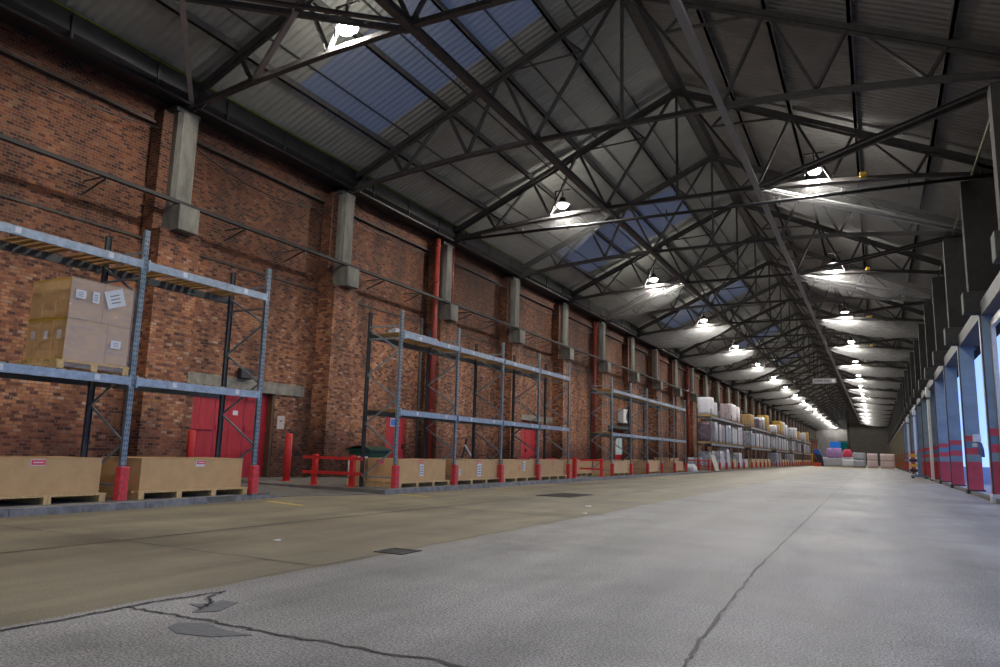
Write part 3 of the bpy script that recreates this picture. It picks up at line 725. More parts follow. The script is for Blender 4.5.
# ---- fine netting sails slung between each lamp truss, the joint line and the next wall column
def sail(label, xn, xw, n, seed, dens=1.0):
    rnd = random.Random(seed); m = MB(); sag = rnd.uniform(.42, .56); y0, y1 = T(n)+.12, T(n+1)-.1
    def fn(u, v):
        x = xn + (xw-xn)*u; zc = chordz(x) - .08; yb = y0 + .35 + (y1-y0-.35)*u; zb = 9.30 + (8.86-9.30)*u
        y = y0 + (yb-y0)*v; z = zc + (zb-zc)*v - sag*math.sin(math.pi*u**.8)*v**1.1 - .10*math.sin(math.pi*v)*math.sin(math.pi*u)
        return (x, y, z + .012*math.sin(u*37+v*11+seed))
    m.grid(fn, 18, 10)
    return tag(m.build('netting', {3: NETT, 5: NETM}.get(n, NET) if xn == XN else {3: NETT, 5: NETM}.get(n, NET)), label, 'netting', 'netting sails under the roof')
for n in range(3, 34, 2):
    sail('pale fine netting sail hung beyond the %s truss on the brick wall side' % ORD[n-1], XN, -14.1, n, n)
    if n > 1: sail('pale fine netting sail hung beyond the %s truss on the door side' % ORD[n-1], XNR, 3.2, n, n+50)

# ---- flood lamps
def add_light(kind, name, parent, loc, e, **kw):
    L = bpy.data.lights.new(name, kind); L.energy = e; L.color = LAMPC
    for k, v in kw.items(): setattr(L, k, v)
    o = bpy.data.objects.new(name, L); C.objects.link(o); o.parent = parent; o.location = loc; return o
def lamp(label, loc):
    t = thing('flood_lamp', label, 'lamp', loc, 0, 'flood lamps under the roof')
    m = MB(); m.tube([(0, 0, .10), (0, 0, .14), (0, 0, .22), (0, 0, .34)], [.27, .24, .12, .10], 20); m.build('housing', BLACK, t)
    m = MB(); m.tube([(0, 0, -.02), (0, 0, .06), (0, 0, .10)], [.15, .20, .16], 20); m.build('lens', LENS, t)
    m = MB(); m.box(-.02, .02, -.02, .02, .34, .62); m.box(-.3, .3, -.02, .02, .60, .64); m.box(-.3, -.26, -.02, .02, -.05, .6); m.build('bracket', STEEL, t)
    add_light('SPOT', 'lamp_beam', t, (0, 0, -.10), SPOT, spot_size=math.radians(176), spot_blend=.12, shadow_soft_size=.18)
    add_light('POINT', 'lamp_spill', t, (0, .30, -.02), SPILL, shadow_soft_size=.10)
    return t
l0 = None; idx = {0: 0, 1: 0}
for n in range(-3, 36, 2):
    for s, x in ((0, -9.55), (1, -1.28)):
        side = 'left' if s == 0 else 'right'
        vis = n >= (1 if s == 0 else 3)
        if not vis: lab = 'lit flood lamp of the %s row above the camera, out of frame' % side
        else:
            k = idx[s]; idx[s] += 1
            lab = '%s glowing flood lamp in the %s row under the roof, counted from the camera' % (ORD[k], side)
        loc = (x, T(n)-.12, 9.62)
        if l0 is None: l0 = lamp(lab, loc)
        else: dup(l0, loc, label=lab)
# small unlit fittings with yellow caps on the right row
for n in (3, 5, 7, 9):
    t = thing('sensor_head', 'small yellow sensor head right of the %s lamp in the right row' % ORD[(n-3)//2], 'sensor', (.05, T(n)-.1, 9.3), 0, 'yellow sensor heads')
    m = MB(); m.box(-.1, .1, -.08, .08, 0, .14); m.build('cap', YEL, t, .02)
    m = MB(); m.box(-.02, .02, -.02, .02, .14, .3); m.build('stem', STEEL, t)
# hanging sign
t = thing('hanging_sign', 'long grey hanging sign board with dark lettering across the middle of the hall', 'sign', (-3.55, T(10), 7.2))
m = MB(); m.box(-.9, .9, -.03, .03, 0, .42); m.build('board', mat('grey_sign', (.32, .32, .36), .5), t)
m = MB(); xs = -.78
for wd in (.07, .07, .07, .07, .07, .07, .07): m.box(xs, xs+wd, -.036, -.03, .14, .29); xs += .1
xs += .08
for wd in (.07, .07, .07, .07): m.box(xs, xs+wd, -.036, -.03, .14, .29); xs += .1
m.build('lettering', INK, t)
m = MB(); m.tube([(.68, -.034, .21), (.68, -.030, .21)], .14, 20); m.build('emblem', LABEL, t)
m = MB()
for x in (-.8, .8): m.tube([(x, 0, .42), (x, 0, 2.15)], .008, 5)
m.build('hanger_wire', STEEL, t)

# ================================================================== racks
def upright(root, y, x0, x1, H, zl):
    """one frame: front and rear leg, zig-zag braces, red guard"""
    for x, mt, nm in ((x0, GALV, 'front_leg'), (x1, GALV, 'rear_leg')):
        m = MB(); s = 1 if x == x1 else -1
        m.box(x-.012 - (.0), x+.012, y-.045, y+.045, 0, H)              # web
        m.box(x-.04 if s < 0 else x, x if s < 0 else x+.04, y-.045, y-.038, 0, H); m.box(x-.04 if s < 0 else x, x if s < 0 else x+.04, y+.038, y+.045, 0, H)
        m.box(x-.07, x+.07, y-.07, y+.07, 0, .01)
        if near_detail[0]:
            m.mi = 1
            k = .12
            while k < H-.05:                                             # slots punched in the face
                m.box(x+.0125, x+.0145, y-.030, y-.014, k, k+.028); m.box(x+.0125, x+.0145, y+.014, y+.030, k, k+.028); k += .075
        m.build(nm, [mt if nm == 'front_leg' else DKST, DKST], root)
    m = MB(); zs = [.25, .85, 1.42, 1.98, 2.54, 3.10, 3.6]
    for i in range(len(zs)-1):
        a, b = (x1+.03, x0-.03) if i % 2 == 0 else (x0-.03, x1+.03)
        m.beam((a, y, zs[i]), (b, y, zs[i+1]), .022, .035)
    m.beam((x0, y, .22), (x1, y, .22), .025, .035); m.beam((x0, y, H-.35), (x1, y, H-.35), .025, .035); m.beam((x0, y, 3.38), (x1, y, 3.38), .025, .035)
    m.build('brace', GALV, root)
    m = MB(); m.box(x0-.055, x0+.075, y-.075, y+.075, .0, .50); m.build('red_guard', REDG, root, .012)
near_detail = [True]
def rack(label, x0, x1, ys, levels, H, zf=.10, tags=True, deck=True):
    t = thing('pallet_rack', label, 'pallet rack', (0, 0, zf))
    for y in ys: upright(t, y, x0, x1, H, levels)
    for z in levels:
        for a, b in zip(ys, ys[1:]):
            m = MB(); m.box(x0-.005, x0+.045, a+.05, b-.05, z-.06, z+.06); m.box(x0-.005, x0+.05, a+.046, a+.075, z-.09, z+.09); m.box(x0-.005, x0+.05, b-.075, b-.046, z-.09, z+.09)
            fb = m.build('front_beam', BEAMM, t)
            if tags:
                m = MB(); 
                for q in (.28, .78): m.box(x0+.046, x0+.049, a+(b-a)*q-.04, a+(b-a)*q+.04, z-.035, z+.045)
                m.build('label', LABEL, fb)
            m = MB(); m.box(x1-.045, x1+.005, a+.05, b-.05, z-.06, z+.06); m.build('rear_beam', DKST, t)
            if deck:
                m = MB(); k = int((b-a-.1)/.16)
                for i in range(k):
                    y = a+.10+i*.16
                    if i % 6 == 5: continue
                    m.box(x1+.01, x0-.005, y, y+.10, z+.06, z+.08)
                m.build('slatted_deck', SLAT, t)
    return t
R1X, R1B, R2X, R2B = -10.0, -10.95, -9.57, -10.5
rack('galvanised pallet rack at the left edge, holding the wrapped carton stack', R1X, R1B, [4.62, 7.29, 9.90], [1.77, 3.58], 4.14)
Y2 = [13.68+2.595*k for k in range(5)]
rack('empty four-bay galvanised pallet rack in the middle of the brick wall', R2X, R2B, Y2, [1.68, 3.46], 4.02)
near_detail[0] = False
Y3 = [28.85+2.6*k for k in range(6)]
rack('empty five-bay galvanised pallet rack beyond the middle rack', R2X, R2B, Y3, [1.68, 3.46], 4.02)
LR = [(49.3, 5), (66.5, 5), (84, 5), (101, 5), (118, 5)]
for i, (y0, nb) in enumerate(LR):
    rack('%s of the pallet racks fully loaded with wrapped goods' % ORD[i], R2X, R2B, [y0+2.6*k for k in range(nb+1)], [1.68, 3.46], 4.02, tags=False)

# loose beams and a pallet lying on top of the middle rack
t = thing('spare_beams', 'pale spare beams lying on the first top bay of the middle rack', 'beams', (-9.95, 13.95, 3.66))
for k, dx in enumerate((0, .12, .3)):
    m = MB(); m.box(-dx-.05, -dx, .1*k, 1.9+.12*k, .02, .12); m.build('beam', BEAMM, t)
m = MB(); m.box(-.35, .1, .25, .35, -.02, .02); m.box(-.35, .1, 1.4, 1.5, -.02, .02); m.build('bearer', WOOD, t)

# pallets and long cartons
def pallet(label, x, y0, y1, z, depth=1.0, group='wooden pallets under the racks', skids=4):
    """front edge at x, running y0..y1"""
    t = thing('wooden_pallet', label, 'pallet', (x, y0, z), 0, group); L = y1-y0
    for i in range(skids):
        m = MB(); y = .0 + (L-.1)*i/(skids-1); m.box(-depth, 0, y, y+.1, .0, .095); m.build('bearer', WOOD, t)
    m = MB(); nb = 7
    for i in range(nb):
        xx = -depth + (depth-.1)*i/(nb-1); m.box(xx, xx+.1, -.01, L+.01, .095, .125)
    m.build('top_board', WOOD, t)
    return t
def carton(label, x, y0, y1, z, h, depth=.9, group='long cardboard boxes under the racks', lab=None, open_=True, mt=CARD):
    t = thing('cardboard_box', label, 'box', (x, y0, z), 0, group); L = y1-y0
    m = MB(); g = .006
    m.box(-g, 0, 0, L, 0, h); m.box(-depth, -depth+g, 0, L, 0, h); m.box(-depth+g, -g, 0, g, 0, h); m.box(-depth+g, -g, L-g, L, 0, h); m.box(-depth+g, -g, g, L-g, 0, g)
    m.build('body', mt, t)
    m = MB(); m.box(-depth-.01, .008, -.008, L+.008, h-.012, h+.006); m.build('lid', mt, t)
    for li, (py, pz, pw, ph, pm, nm) in enumerate(lab or []):
        ox = .006*li
        m = MB(); m.box(.0005, .004+ox, L*py, L*py+pw, pz, pz+ph); q = m.build('paper_label', pm, t); q['label'] = nm
        if pm is PINK:
            m = MB(); m.box(.004+ox, .0045+ox, L*py+pw*.12, L*py+pw*.88, pz+ph*.4, pz+ph*.62); m.build('print', LABEL, q)
        elif ph > .12:
            m = MB()
            for i in range(4 if ph > .12 else 0): m.box(.004+ox, .0045+ox, L*py+pw*.15, L*py+pw*.85, pz+ph*(.15+.2*i), pz+ph*(.22+.2*i))
            m.build('print', INK, q)
    return t
pk = 'pink label'; wh = 'white label'
# rack one
pallet('pallet under the long carton cut by the left edge of the frame', -10.02, 4.6, 7.08, .10, 1.05)
carton('long cardboard box on a pallet at the left edge under the first rack', -10.10, 4.55, 7.02, .225, .49, .95, lab=[(.585, .39, .20, .085, LABEL, wh), (.59, .40, .185, .065, PINK, pk)])
pallet('pallet between the red guards of the first rack', -10.02, 7.62, 9.80, .10, 1.05)
carton('long cardboard box on a pallet between the red guards of the first rack', -10.10, 7.68, 9.72, .225, .49, .95, lab=[(.50, .36, .18, .10, LABEL, wh), (.51, .40, .165, .055, PINK, pk)])
pallet('pallet behind the left edge carton, against the brick wall', -11.35, 4.6, 7.2, .10)
carton('long cardboard box half hidden behind the first carton by the brick wall', -11.4, 6.1, 8.2, .225, .44, .9, lab=[(.75, .33, .2, .08, PINK, pk)])
# rack two
for k, (a, b, lb, lab) in enumerate(((13.95, 15.98, 'nearest', [(.40, .42, .17, .07, PINK, pk), (.42, .12, .16, .27, LABEL, wh)]),
                               (16.42, 18.84, 'second', [(.10, .10, .1, .16, LABEL, wh), (.50, .40, .22, .07, PINK, pk), (.50, .06, .22, .34, LABEL, wh)]),
                               (19.2, 21.4, 'third', [(.47, .22, .12, .10, PINK, pk), (.60, .18, .17, .28, LABEL, wh)]),
                               (21.78, 23.85, 'fourth', [(.52, .36, .16, .07, PINK, pk)]))):
    pallet('%s pallet on the floor of the middle rack' % lb, -9.58, a-.08, b+.10, .10, .95)
    carton('%s cardboard box on the floor of the middle rack' % lb, -9.66, a, b, .225, .50, .88, lab=lab)
pallet('pallet behind the end frame of the middle rack', -10.58, 13.9, 15.9, .10, .50)
carton('cardboard box behind the end frame of the middle rack', -10.60, 13.95, 15.6, .225, .50, .46)
pl = MB(); pl.box(-10.28, -10.08, 13.943, 13.949, .62, .70); tag(pl.build('pink_tag', PINK), 'pink paper tag on the end of the nearest carton in the middle rack', 'tag')
# rack three
for k, (a, b, lb) in enumerate(((29.2, 31.3, 'nearest'), (34.35, 36.3, 'middle'), (39.5, 41.7, 'farthest'))):
    pallet('%s front pallet of the farther empty rack' % lb, -9.62, a-.08, b+.1, .10, .9)
    carton('%s front cardboard box of the farther empty rack' % lb, -9.68, a, b, .225, .46, .85, lab=[(.5, .34, .14, .07, PINK, pk)], mt=CARD2)
for k, (a, b, lb) in enumerate(((26.6, 28.6, 'cardboard box behind the red barrier before the farther empty rack'), (31.8, 34.0, 'set-back cardboard box in the second bay of the farther rack'), (36.8, 39.2, 'set-back cardboard box in the fourth bay of the farther rack'))):
    pallet('pallet under the ' + lb, -10.3, a-.05, b+.05, .10, 1.0)
    carton(lb, -10.35, a, b, .225, .5, .95, lab=[(.4, .38, .3, .08, PINK, pk)])
pallet('pallet with produce cartons by the end of the farther rack', -10.6, 42.2, 45.0, .1, 1.1)
for k in range(5):
    carton('small brown carton, %s in the row beyond the farther empty rack' % ORD[k], -10.7, 42.3+k*.54, 42.78+k*.54, .225, .62, .8, 'row of small brown cartons')

# ---- the wrapped carton stack high on rack one
pz = .10 + 1.77 + .085
pallet('pallet under the wrapped carton stack on the first rack', -10.0, 6.12, 7.22, pz-.005, .98, 'wooden pallets under the racks', 3)
cz = pz + .125; ch = .585
fx, yA, yB_ = -10.03, 6.21, 7.19
for tier in (0, 1):
    split = .63 if tier == 0 else .52
    yc = yA + (yB_-yA)*split; z = cz + tier*(ch+.006); tn = ('lower', 'upper')[tier]
    for col, (a, b) in enumerate(((yA, yc-.003), (yc+.003, yB_))):
        for r in range(3):
            if col == 1 and r > 0: continue
            d = .30; x = fx - r*.306
            where = ('%s tier, %s carton on the left side of the wrapped stack' % (tn, ('front', 'middle', 'rear')[r])) if col == 0 else '%s tier, front right carton of the wrapped stack' % tn
            t = thing('carton', 'brown carton, ' + where, 'box', (x, a, z), 0, 'cartons of the wrapped stack')
            m = MB(); m.box(-d, 0, 0, b-a, 0, ch); m.build('body', CARD, t, .006)
            if col == 0:
                m = MB(); m.box(-d, 0.001, -.002, .0, ch-.03, ch+.0005); m.box(-d, .001, -.002, 0, 0, .028); m.build('tape', TAPE, t)
                if tier == 0:
                    m = MB(); m.box(-.19, -.11, -.004, -.001, .30, .42); m.build('paper_label', LABEL, t)
            m = MB(); m.box(.0005, .003, 0, b-a, ch-.025, ch); m.build('tape_edge', TAPE, t)
def paper(label, y, z, wy, hz, ang=0, x=fx+.032):
    t = thing('paper_sheet', label, 'label', (x, y, z)); t.rotation_euler = (ang, 0, 0)
    m = MB(); m.box(0, .003, 0, wy, 0, hz); m.build('sheet', LABEL, t)
    m = MB()
    for i in range(3): m.box(.003, .0035, wy*.25, wy*.75, hz*(.25+.2*i), hz*(.31+.2*i))
    m.build('print', INK, t)
paper('tilted white sheet stuck on the upper right of the wrapped stack', 6.78, cz+ch+.22, .30, .26, .36)
paper('small white label, upper left of the wrapped stack front', 6.27, cz+ch+.30, .15, .12)
paper('small pale label near the middle of the wrapped stack top', 6.52, cz+ch+.27, .11, .17)
paper('white label on the lower right of the wrapped stack', 6.88, cz+.24, .16, .12)
m = MB()
def film(u, v):
    per = [(fx-.55, yA-.012), (fx+.012, yA-.012), (fx+.014, yB_+.012), (fx-.93, yB_+.012)]
    segs = [(per[0], per[1]), (per[1], per[2]), (per[2], per[3])]
    L = [math.hypot(b[0]-a[0], b[1]-a[1]) for a, b in segs]; s = u*sum(L); k = 0
    while k < 2 and s > L[k]: s -= L[k]; k += 1
    a, b = segs[k]; t = min(1, s/L[k]); n = Vector((b[1]-a[1], -(b[0]-a[0]))).normalized()
    w_ = .006*math.sin(v*41+u*13)*math.sin(u*57) + .004
    return (a[0]+(b[0]-a[0])*t + n.x*w_, a[1]+(b[1]-a[1])*t + n.y*w_, pz+.02 + (2*ch+.11)*v)
def film2(u, v):
    w_ = .007*math.sin(v*43+u*9)*math.sin(u*31) + .008
    return (fx+.014+w_, yA-.01 + (yB_-yA+.02)*u, pz+.02 + (2*ch+.115)*v)
m.grid(film2, 30, 30)
def film3(u, v): return (fx+.014-.95*u, yB_+.012 + .004*math.sin(v*40), pz+.02+(2*ch+.115)*v)
m.grid(film3, 4, 12)
tag(m.build('stretch_wrap', FILM), 'glossy clear stretch wrap around the front of the carton stack', 'plastic wrap')

# ---- red guard rails, bin, bags, bike-like clutter
def barrier(label, x0, x1, y, posts):
    t = thing('guard_rail', label, 'barrier', (x0, y, .1), 0, 'red guard rails at the rack ends'); L = x1-x0
    for z in (.26, .59):
        m = MB(); m.box(0, L, -.04, .0, z, z+.065); m.build('rail', RED, t)
    for p in posts:
        m = MB(); m.box(p-x0-.05, p-x0+.05, 0, .10, 0, .70); m.box(p-x0-.11, p-x0+.11, -.06, .16, 0, .012); m.build('post', RED, t)
barrier('red two-rail guard in front of the brick wall left of the middle rack', -11.84, -10.15, 13.25, [-11.54, -10.46])
barrier('red two-rail guard between the middle and farther racks', -11.2, -9.38, 27.3, [-10.68, -9.5])
barrier('red two-rail guard at the near end of the first loaded rack', -10.9, -9.45, 48.3, [-10.2, -9.6])
t = thing('red_stub_rail', 'low red rail running along behind the boxes to the middle rack end', 'barrier', (-10.75, 22.3, .1))
m = MB(); m.box(-.04, .04, 0, 3.4, .60, .66); m.build('rail', RED, t)
for y in (0, 1.7, 3.3):
    m = MB(); m.box(-.05, .05, y, y+.1, 0, .60); m.build('post', RED, t)
t = thing('red_stub_post', 'short red post just beyond the last frame of the middle rack', 'post', (-9.6, 24.75, .1))
m = MB(); m.box(-.07, .07, -.07, .07, 0, .72); m.build('post', RED, t, .01)
t = thing('wheelie_bin', 'dark green wheeled bin behind the middle rack by the narrow red door', 'bin', (-13.6, 18.05, .1))
m = MB(); m.hull8([(-.3, -.38, .12), (.3, -.38, .12), (.3, .38, .12), (-.3, .38, .12), (-.4, -.5, .80), (.4, -.5, .80), (.4, .5, .80), (-.4, .5, .80)]); m.build('tub', PVCG, t, .02)
m = MB(); m.grid(lambda u, v: (-.44+.88*u, -.54+1.08*v, .82+.10*math.sin(math.pi*u)), 8, 2); m.box(-.45, .45, -.55, .55, .78, .83); m.build('lid', PVCG, t)
for a in (-.22, .22):
    for b in (-.3, .3):
        m = MB(); m.tube([(a-.03, b, .08), (a+.03, b, .08)], .08, 10); m.build('wheel', BLACK, t)
m = MB(); m.box(.0, .34, -.56, -.50, .42, .62); m.build('paper_label', LABEL, t)
t = thing('folding_notice_board', 'white floor-standing notice board with blue heading before the brick wall', 'sign', (-14.3, 17.65, .1))
m = MB(); m.hull8([(0, 0, 0), (.05, 0, 0), (.05, .5, 0), (0, .5, 0), (-.18, .05, .72), (-.14, .05, .72), (-.14, .43, .72), (-.18, .43, .72)]); m.build('board', LABEL, t)
m = MB(); m.hull8([(-.10, .045, .58), (-.098, .045, .58), (-.098, .44, .58), (-.10, .44, .58), (-.137, .05, .70), (-.135, .05, .70), (-.135, .43, .70), (-.137, .43, .70)]); m.build('heading', BLUEM, t)
t = thing('fan_heater', 'dark machine with thin blades and a white stay on the floor behind the middle rack', 'machine', (-12.6, 22.0, .1))
m = MB(); m.box(-.3, .3, -.35, .35, 0, .55); m.build('body', BLACK, t, .03)
m = MB(); m.beam((0, -.1, .55), (0, .2, 1.25), .05, .05); m.build('mast', BLACK, t)
m = MB(); m.beam((0, -.6, 1.22), (0, .75, 1.38), .12, .025); m.build('blade', BLACK, t)
m = MB(); m.beam((.1, -.1, 1.05), (.1, .45, .62), .04, .05); m.build('stay', WHITEM, t)
t = thing('junction_box', 'small black box on the lintel above the wide red door', 'box', (-14.74, 13.75, 2.66))
m = MB(); m.box(0, .16, 0, .4, 0, .28); m.build('casing', BLACK, t, .02)

# ---- wrapped loads on the far racks
def load(name, label, cat, y0, y1, z0, h, mt, grp, seed, x0=R2X-.02, depth=.95, taper=0, pal=True, jit=.015):
    t = thing(name, label, cat, (x0-depth/2, (y0+y1)/2, z0), 0, grp); hy = (y1-y0)/2; hx = depth/2
    if pal:
        m = MB()
        for yy in (-hy, -.06, hy-.1): m.box(-hx, hx, yy, yy+.1, 0, .1)
        for i in range(6):
            xx = -hx+(depth-.09)*i/5; m.box(xx, xx+.09, -hy, hy, .1, .12)
        m.build('pallet', WOOD, t)
    m = MB(); m.blob(-hx+.02, hx-.02, -hy+.02, hy-.02, .12 if pal else 0, h, seed=seed, taper=taper, jit=jit); m.build('wrapped_goods', mt, t)
    return t
rnd = random.Random(11)
for i, (y0, nb) in enumerate(LR):
    for b in range(nb):
        for s in (0, 1):
            a = y0 + 2.6*b + .12 + s*1.22
            mt = WRD if (i == 0 and b == 0 and s == 0) else rnd.choice([WRW, WRW, WRW, WRP, WRG] if i < 3 else [WRG, WRD, WRW])
            word = {WRD: 'dark', WRW: 'white', WRP: 'patterned', WRG: 'grey'}[mt]
            load('wrapped_pallet', '%s wrapped load on the middle level, %s bay of the %s loaded rack, %s half' % (word, ORD[b], ORD[i].replace('nearest', 'first'), ('near', 'far')[s]), 'wrapped pallet', a, a+1.16, 1.865, rnd.uniform(1.25, 1.5), mt, 'wrapped loads on the middle level', i*100+b*10+s)
top = []
for ri, bay, f0, f1, h, mt, lab in (
    (0, 0, 0, .48, 1.25, WRW, 'tall white sack stack, first on top of the first loaded rack'), (0, 0, .52, 1, 1.0, WRW, 'shorter white stack just behind the first on the first loaded rack'),
    (0, 3, 0, 1, 1.35, WRP, 'patterned white block on top of the first loaded rack, fourth bay'), (0, 4, 0, .6, 1.3, WRP, 'patterned white block on top of the first loaded rack, last bay'),
    (1, 0, 0, 1, 1.1, CARD, 'big brown carton load on top of the second loaded rack'), (1, 2, 0, .8, 1.0, WRD, 'dark wrapped load on top of the second loaded rack'),
    (1, 3, 0, .7, 1.25, WRG, 'grey wrapped load on top of the second loaded rack'), (1, 4, .1, 1, 1.6, YEL, 'tall yellow crate on top of the second loaded rack'),
    (2, 0, 0, .9, .9, WRW, 'white wrapped load on top of the third loaded rack, nearest'), (2, 1, 0, .9, 1.1, CARD, 'brown load on top of the third loaded rack'),
    (2, 2, 0, 1, 1.6, YEL, 'yellow crate on top of the third loaded rack'), (2, 3, 0, 1, 1.6, WRW, 'white wrapped load on top of the third loaded rack, fourth bay'), (2, 4, 0, .9, 1.4, WRW, 'white wrapped load on top of the third loaded rack, last bay'),
    (3, 0, 0, .9, 1.2, WRG, 'grey load on top of the fourth loaded rack'), (3, 2, 0, 1, 1.5, WRW, 'tall white load on top of the fourth loaded rack'), (3, 4, 0, 1, 1.2, CARD, 'brown load on top of the fourth loaded rack'),
    (4, 1, 0, 1, 1.3, WRG, 'grey load on top of the fifth loaded rack'), (4, 3, 0, 1, 1.6, YEL, 'ochre crate on top of the fifth loaded rack')):
    b0 = LR[ri][0] + 2.6*bay + .13; top.append((b0 + 2.34*f0, b0 + 2.34*f1, h, mt, lab))
for k, (a, b, h, mt, lab) in enumerate(top):
    load('wrapped_pallet', lab, 'wrapped pallet', a, b, 3.64, h, mt, 'loads on top of the loaded racks', 900+k, jit=.012 if mt in (CARD, YEL) else .02)
fl = [(50.6, 52.2, 1.25, WRG, 'grey wrapped sack heap on the floor in the first bay of the first loaded rack', .0, -.25), (52.6, 54.2, 1.3, WRW, 'white wrapped heap on the floor in the second bay of the first loaded rack', .12, 0),
      (55.0, 56.6, 1.55, WRW, 'tall white wrapped bale on the floor in the third bay of the first loaded rack', .25, 0), (57.6, 58.9, .75, CARD2, 'brown carton on the floor in the fourth bay of the first loaded rack', 0, 0),
      (60.0, 61.7, 1.25, WRW, 'white wrapped block on the floor in the last bay of the first loaded rack', 0, 0), (63.4, 64.6, .75, WRW, 'small white wrapped block in the gap after the first loaded rack', 0, 0)]
for k, (a, b, h, mt, lab, tp, dx) in enumerate(fl):
    load('floor_load', lab, 'wrapped pallet', a, b, .1, h, mt, 'loads on the floor of the first loaded rack', 700+k, x0=R2X-.02+dx, taper=tp)
load('floor_load', 'low grey wrapped block behind the red guard of the first loaded rack', 'wrapped pallet', 49.5, 50.4, .1, .8, WRG, 'loads on the floor of the first loaded rack', 760, x0=-10.3)
for i, (y0, nb) in enumerate(LR[1:]):
    for b in range(nb):
        for s in (0, 1):
            a = y0 + 2.6*b + .15 + s*1.22; big = (i == 1 and b in (0, 1)) or (i == 2 and b == 0)
            mt = WRG if big else CARD2
            load('floor_load', '%s floor load, %s bay of the %s loaded rack, %s half' % ('grey wrapped' if big else 'brown boxed', ORD[b], ORD[i+1], ('near', 'far')[s]), 'wrapped pallet', a, a+1.1, .1, 1.5 if big else .8, mt, 'floor loads of the farther loaded racks', 500+i*20+b*2+s, jit=.004 if not big else .02)
# leaning board before the first loaded rack
t = thing('leaning_board', 'printed white board leaning on the first post of the first loaded rack', 'board', (-9.42, 48.6, .1))
m = MB(); m.hull8([(.15, 0, 0), (.2, 0, 0), (.2, 1.3, 0), (.15, 1.3, 0), (-.12, -.2, 1.02), (-.08, -.2, 1.02), (-.08, 1.0, 1.02), (-.12, 1.0, 1.02)]); m.build('board', mat('cream_board', (.62, .56, .45), .6, noise=.4, nscale=6), t)
t = thing('white_sack', 'crumpled white sack on the floor at the end of the farther empty rack', 'sack', (-9.75, 44.0, .1))
m = MB(); m.blob(-.3, .3, -.45, .45, 0, .42, n=5, jit=.09, seed=5, taper=.5); m.build('sack', LABEL, t)

# ---- goods on the floor at the far end
def block(label, x0, x1, y0, y1, h, mt, seed, tiers=2):
    t = thing('wrapped_pallet', label, 'wrapped pallet', ((x0+x1)/2, y0, 0), 0, 'wrapped stacks on the floor at the far end'); hx = (x1-x0)/2; d = y1-y0
    m = MB(); m.box(-hx, hx, 0, d, 0, .12); m.build('pallet', WOOD, t)
    for k in range(tiers):
        a = .12 + (h-.12)*k/tiers; m = MB(); m.blob(-hx, hx, 0, d, a+.01, .12+(h-.12)*(k+1)/tiers - .03, n=4, seed=seed+k); m.build('goods', mt, t)
block('grey wrapped stack, leftmost of the three on the floor at the far end', -2.95, -1.4, 114, 115.3, 2.15, WRG, 1)
block('pink and white wrapped stack, middle of the three on the floor at the far end', -1.25, .1, 119, 120.3, 2.1, WRR, 2)
block('wide pink and white wrapped stack, rightmost of the three at the far end', .45, 2.25, 119, 120.4, 2.1, WRR, 3)
block('low white stack on the floor left of the three wrapped stacks', -4.6, -2.9, 121, 122.5, 1.2, WRW, 4, 1)
t = thing('lilac_bale', 'large lilac bale piled at the far left end of the hall', 'bale', (-6.1, 134, 0))
m = MB(); m.blob(-1.3, 1.1, -1, 1, 1.35, 2.95, n=6, seed=8, jit=.04, taper=.15); m.build('bale', PURPLE, t)
m = MB(); m.blob(-2.2, 1.2, -1, 1, 0, 1.45, n=5, seed=9, jit=.05); m.build('lower_heap', WRG, t)
t = thing('pink_bale', 'bright pink tarpaulin bundle beside the lilac bale at the far end', 'bale', (-4.1, 130, 0))
m = MB(); m.blob(-.75, .7, -.8, .8, 1.5, 2.75, n=6, seed=12, jit=.04, taper=.5); m.build('bundle', PINKB, t)
m = MB(); m.blob(-.8, .75, -.8, .8, 0, 1.55, n=5, seed=13, jit=.05); m.build('lower_heap', WRG, t)
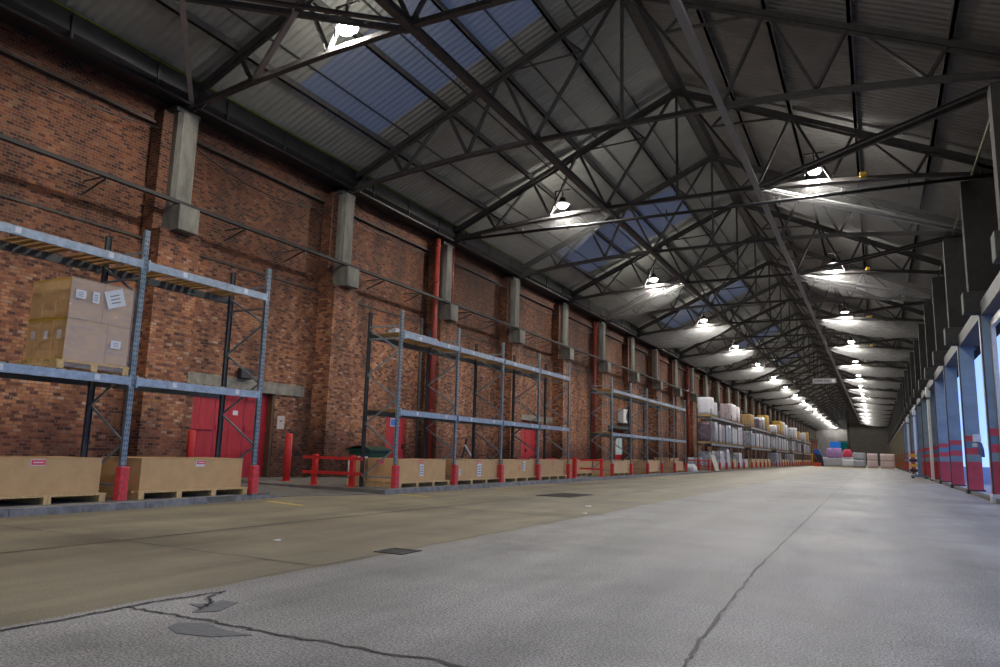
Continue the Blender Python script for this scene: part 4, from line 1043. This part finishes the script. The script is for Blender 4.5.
t = thing('tipping_machine', 'blue and black machine leaning at the far end of the loaded racks', 'machine', (-8.0, 126, 0))
m = MB(); m.hull8([(-.75, -.5, 2.0), (.45, -.5, 1.6), (.45, .5, 1.6), (-.75, .5, 2.0), (-.85, -.5, 2.5), (-.05, -.5, 2.65), (-.05, .5, 2.65), (-.85, .5, 2.5)]); m.build('hood', BLUEP, t, .05)
m = MB(); m.hull8([(.15, -.45, 0), (.65, -.45, 0), (.65, .45, 0), (.15, .45, 0), (-.7, -.45, 1.98), (.42, -.45, 1.6), (.42, .45, 1.6), (-.7, .45, 1.98)]); m.build('frame', mat('navy_steel', (.012, .018, .05), .5), t)
t = thing('orange_crate', 'bright orange crate on the floor under the blue machine', 'crate', (-8.55, 122.5, 0))
m = MB(); m.box(-.1, .9, -.5, .5, 0, .1); m.box(-.1, 0, -.5, .5, .1, .5); m.box(.8, .9, -.5, .5, .1, .5); m.box(0, .8, -.5, -.4, .1, .5); m.box(0, .8, .4, .5, .1, .5); m.build('tub', ORANGE, t)
m = MB(); m.box(-.16, .96, -.56, -.5, .44, .54); m.box(-.16, .96, .5, .56, .44, .54); m.build('rim', ORANGE, t)
t = thing('yellow_bollard', 'yellow post at the end of the loaded racks', 'post', (-9.5, 131.6, 0))
m = MB(); m.tube([(0, 0, 0), (0, 0, 1.9), (0, 0, 2.0)], [.16, .16, .1], 12); m.build('post', YEL, t)
# litter on the floor
for k, (x, y, s) in enumerate(((-5.6, 5.9, .03), (-4.9, 13.2, .05), (-4.35, 11.6, .03), (1.2, 9.0, .04))):
    t = thing('paper_scrap', ['pale scrap of paper on the tan lane', 'white scrap of paper on the grey slab beyond the small manhole', 'tiny scrap near the lane joint', 'tiny pale scrap on the right of the slab'][k], 'litter', (x, y, 0))
    m = MB(); m.hull8([(0, 0, .001), (s*2, .3*s, .001), (s*1.8, s*1.6, .001), (-.2*s, s*1.4, .001), (0, 0, .012), (s*2, .3*s, .006), (s*1.8, s*1.6, .016), (-.2*s, s*1.4, .008)]); m.build('scrap', LABEL, t)
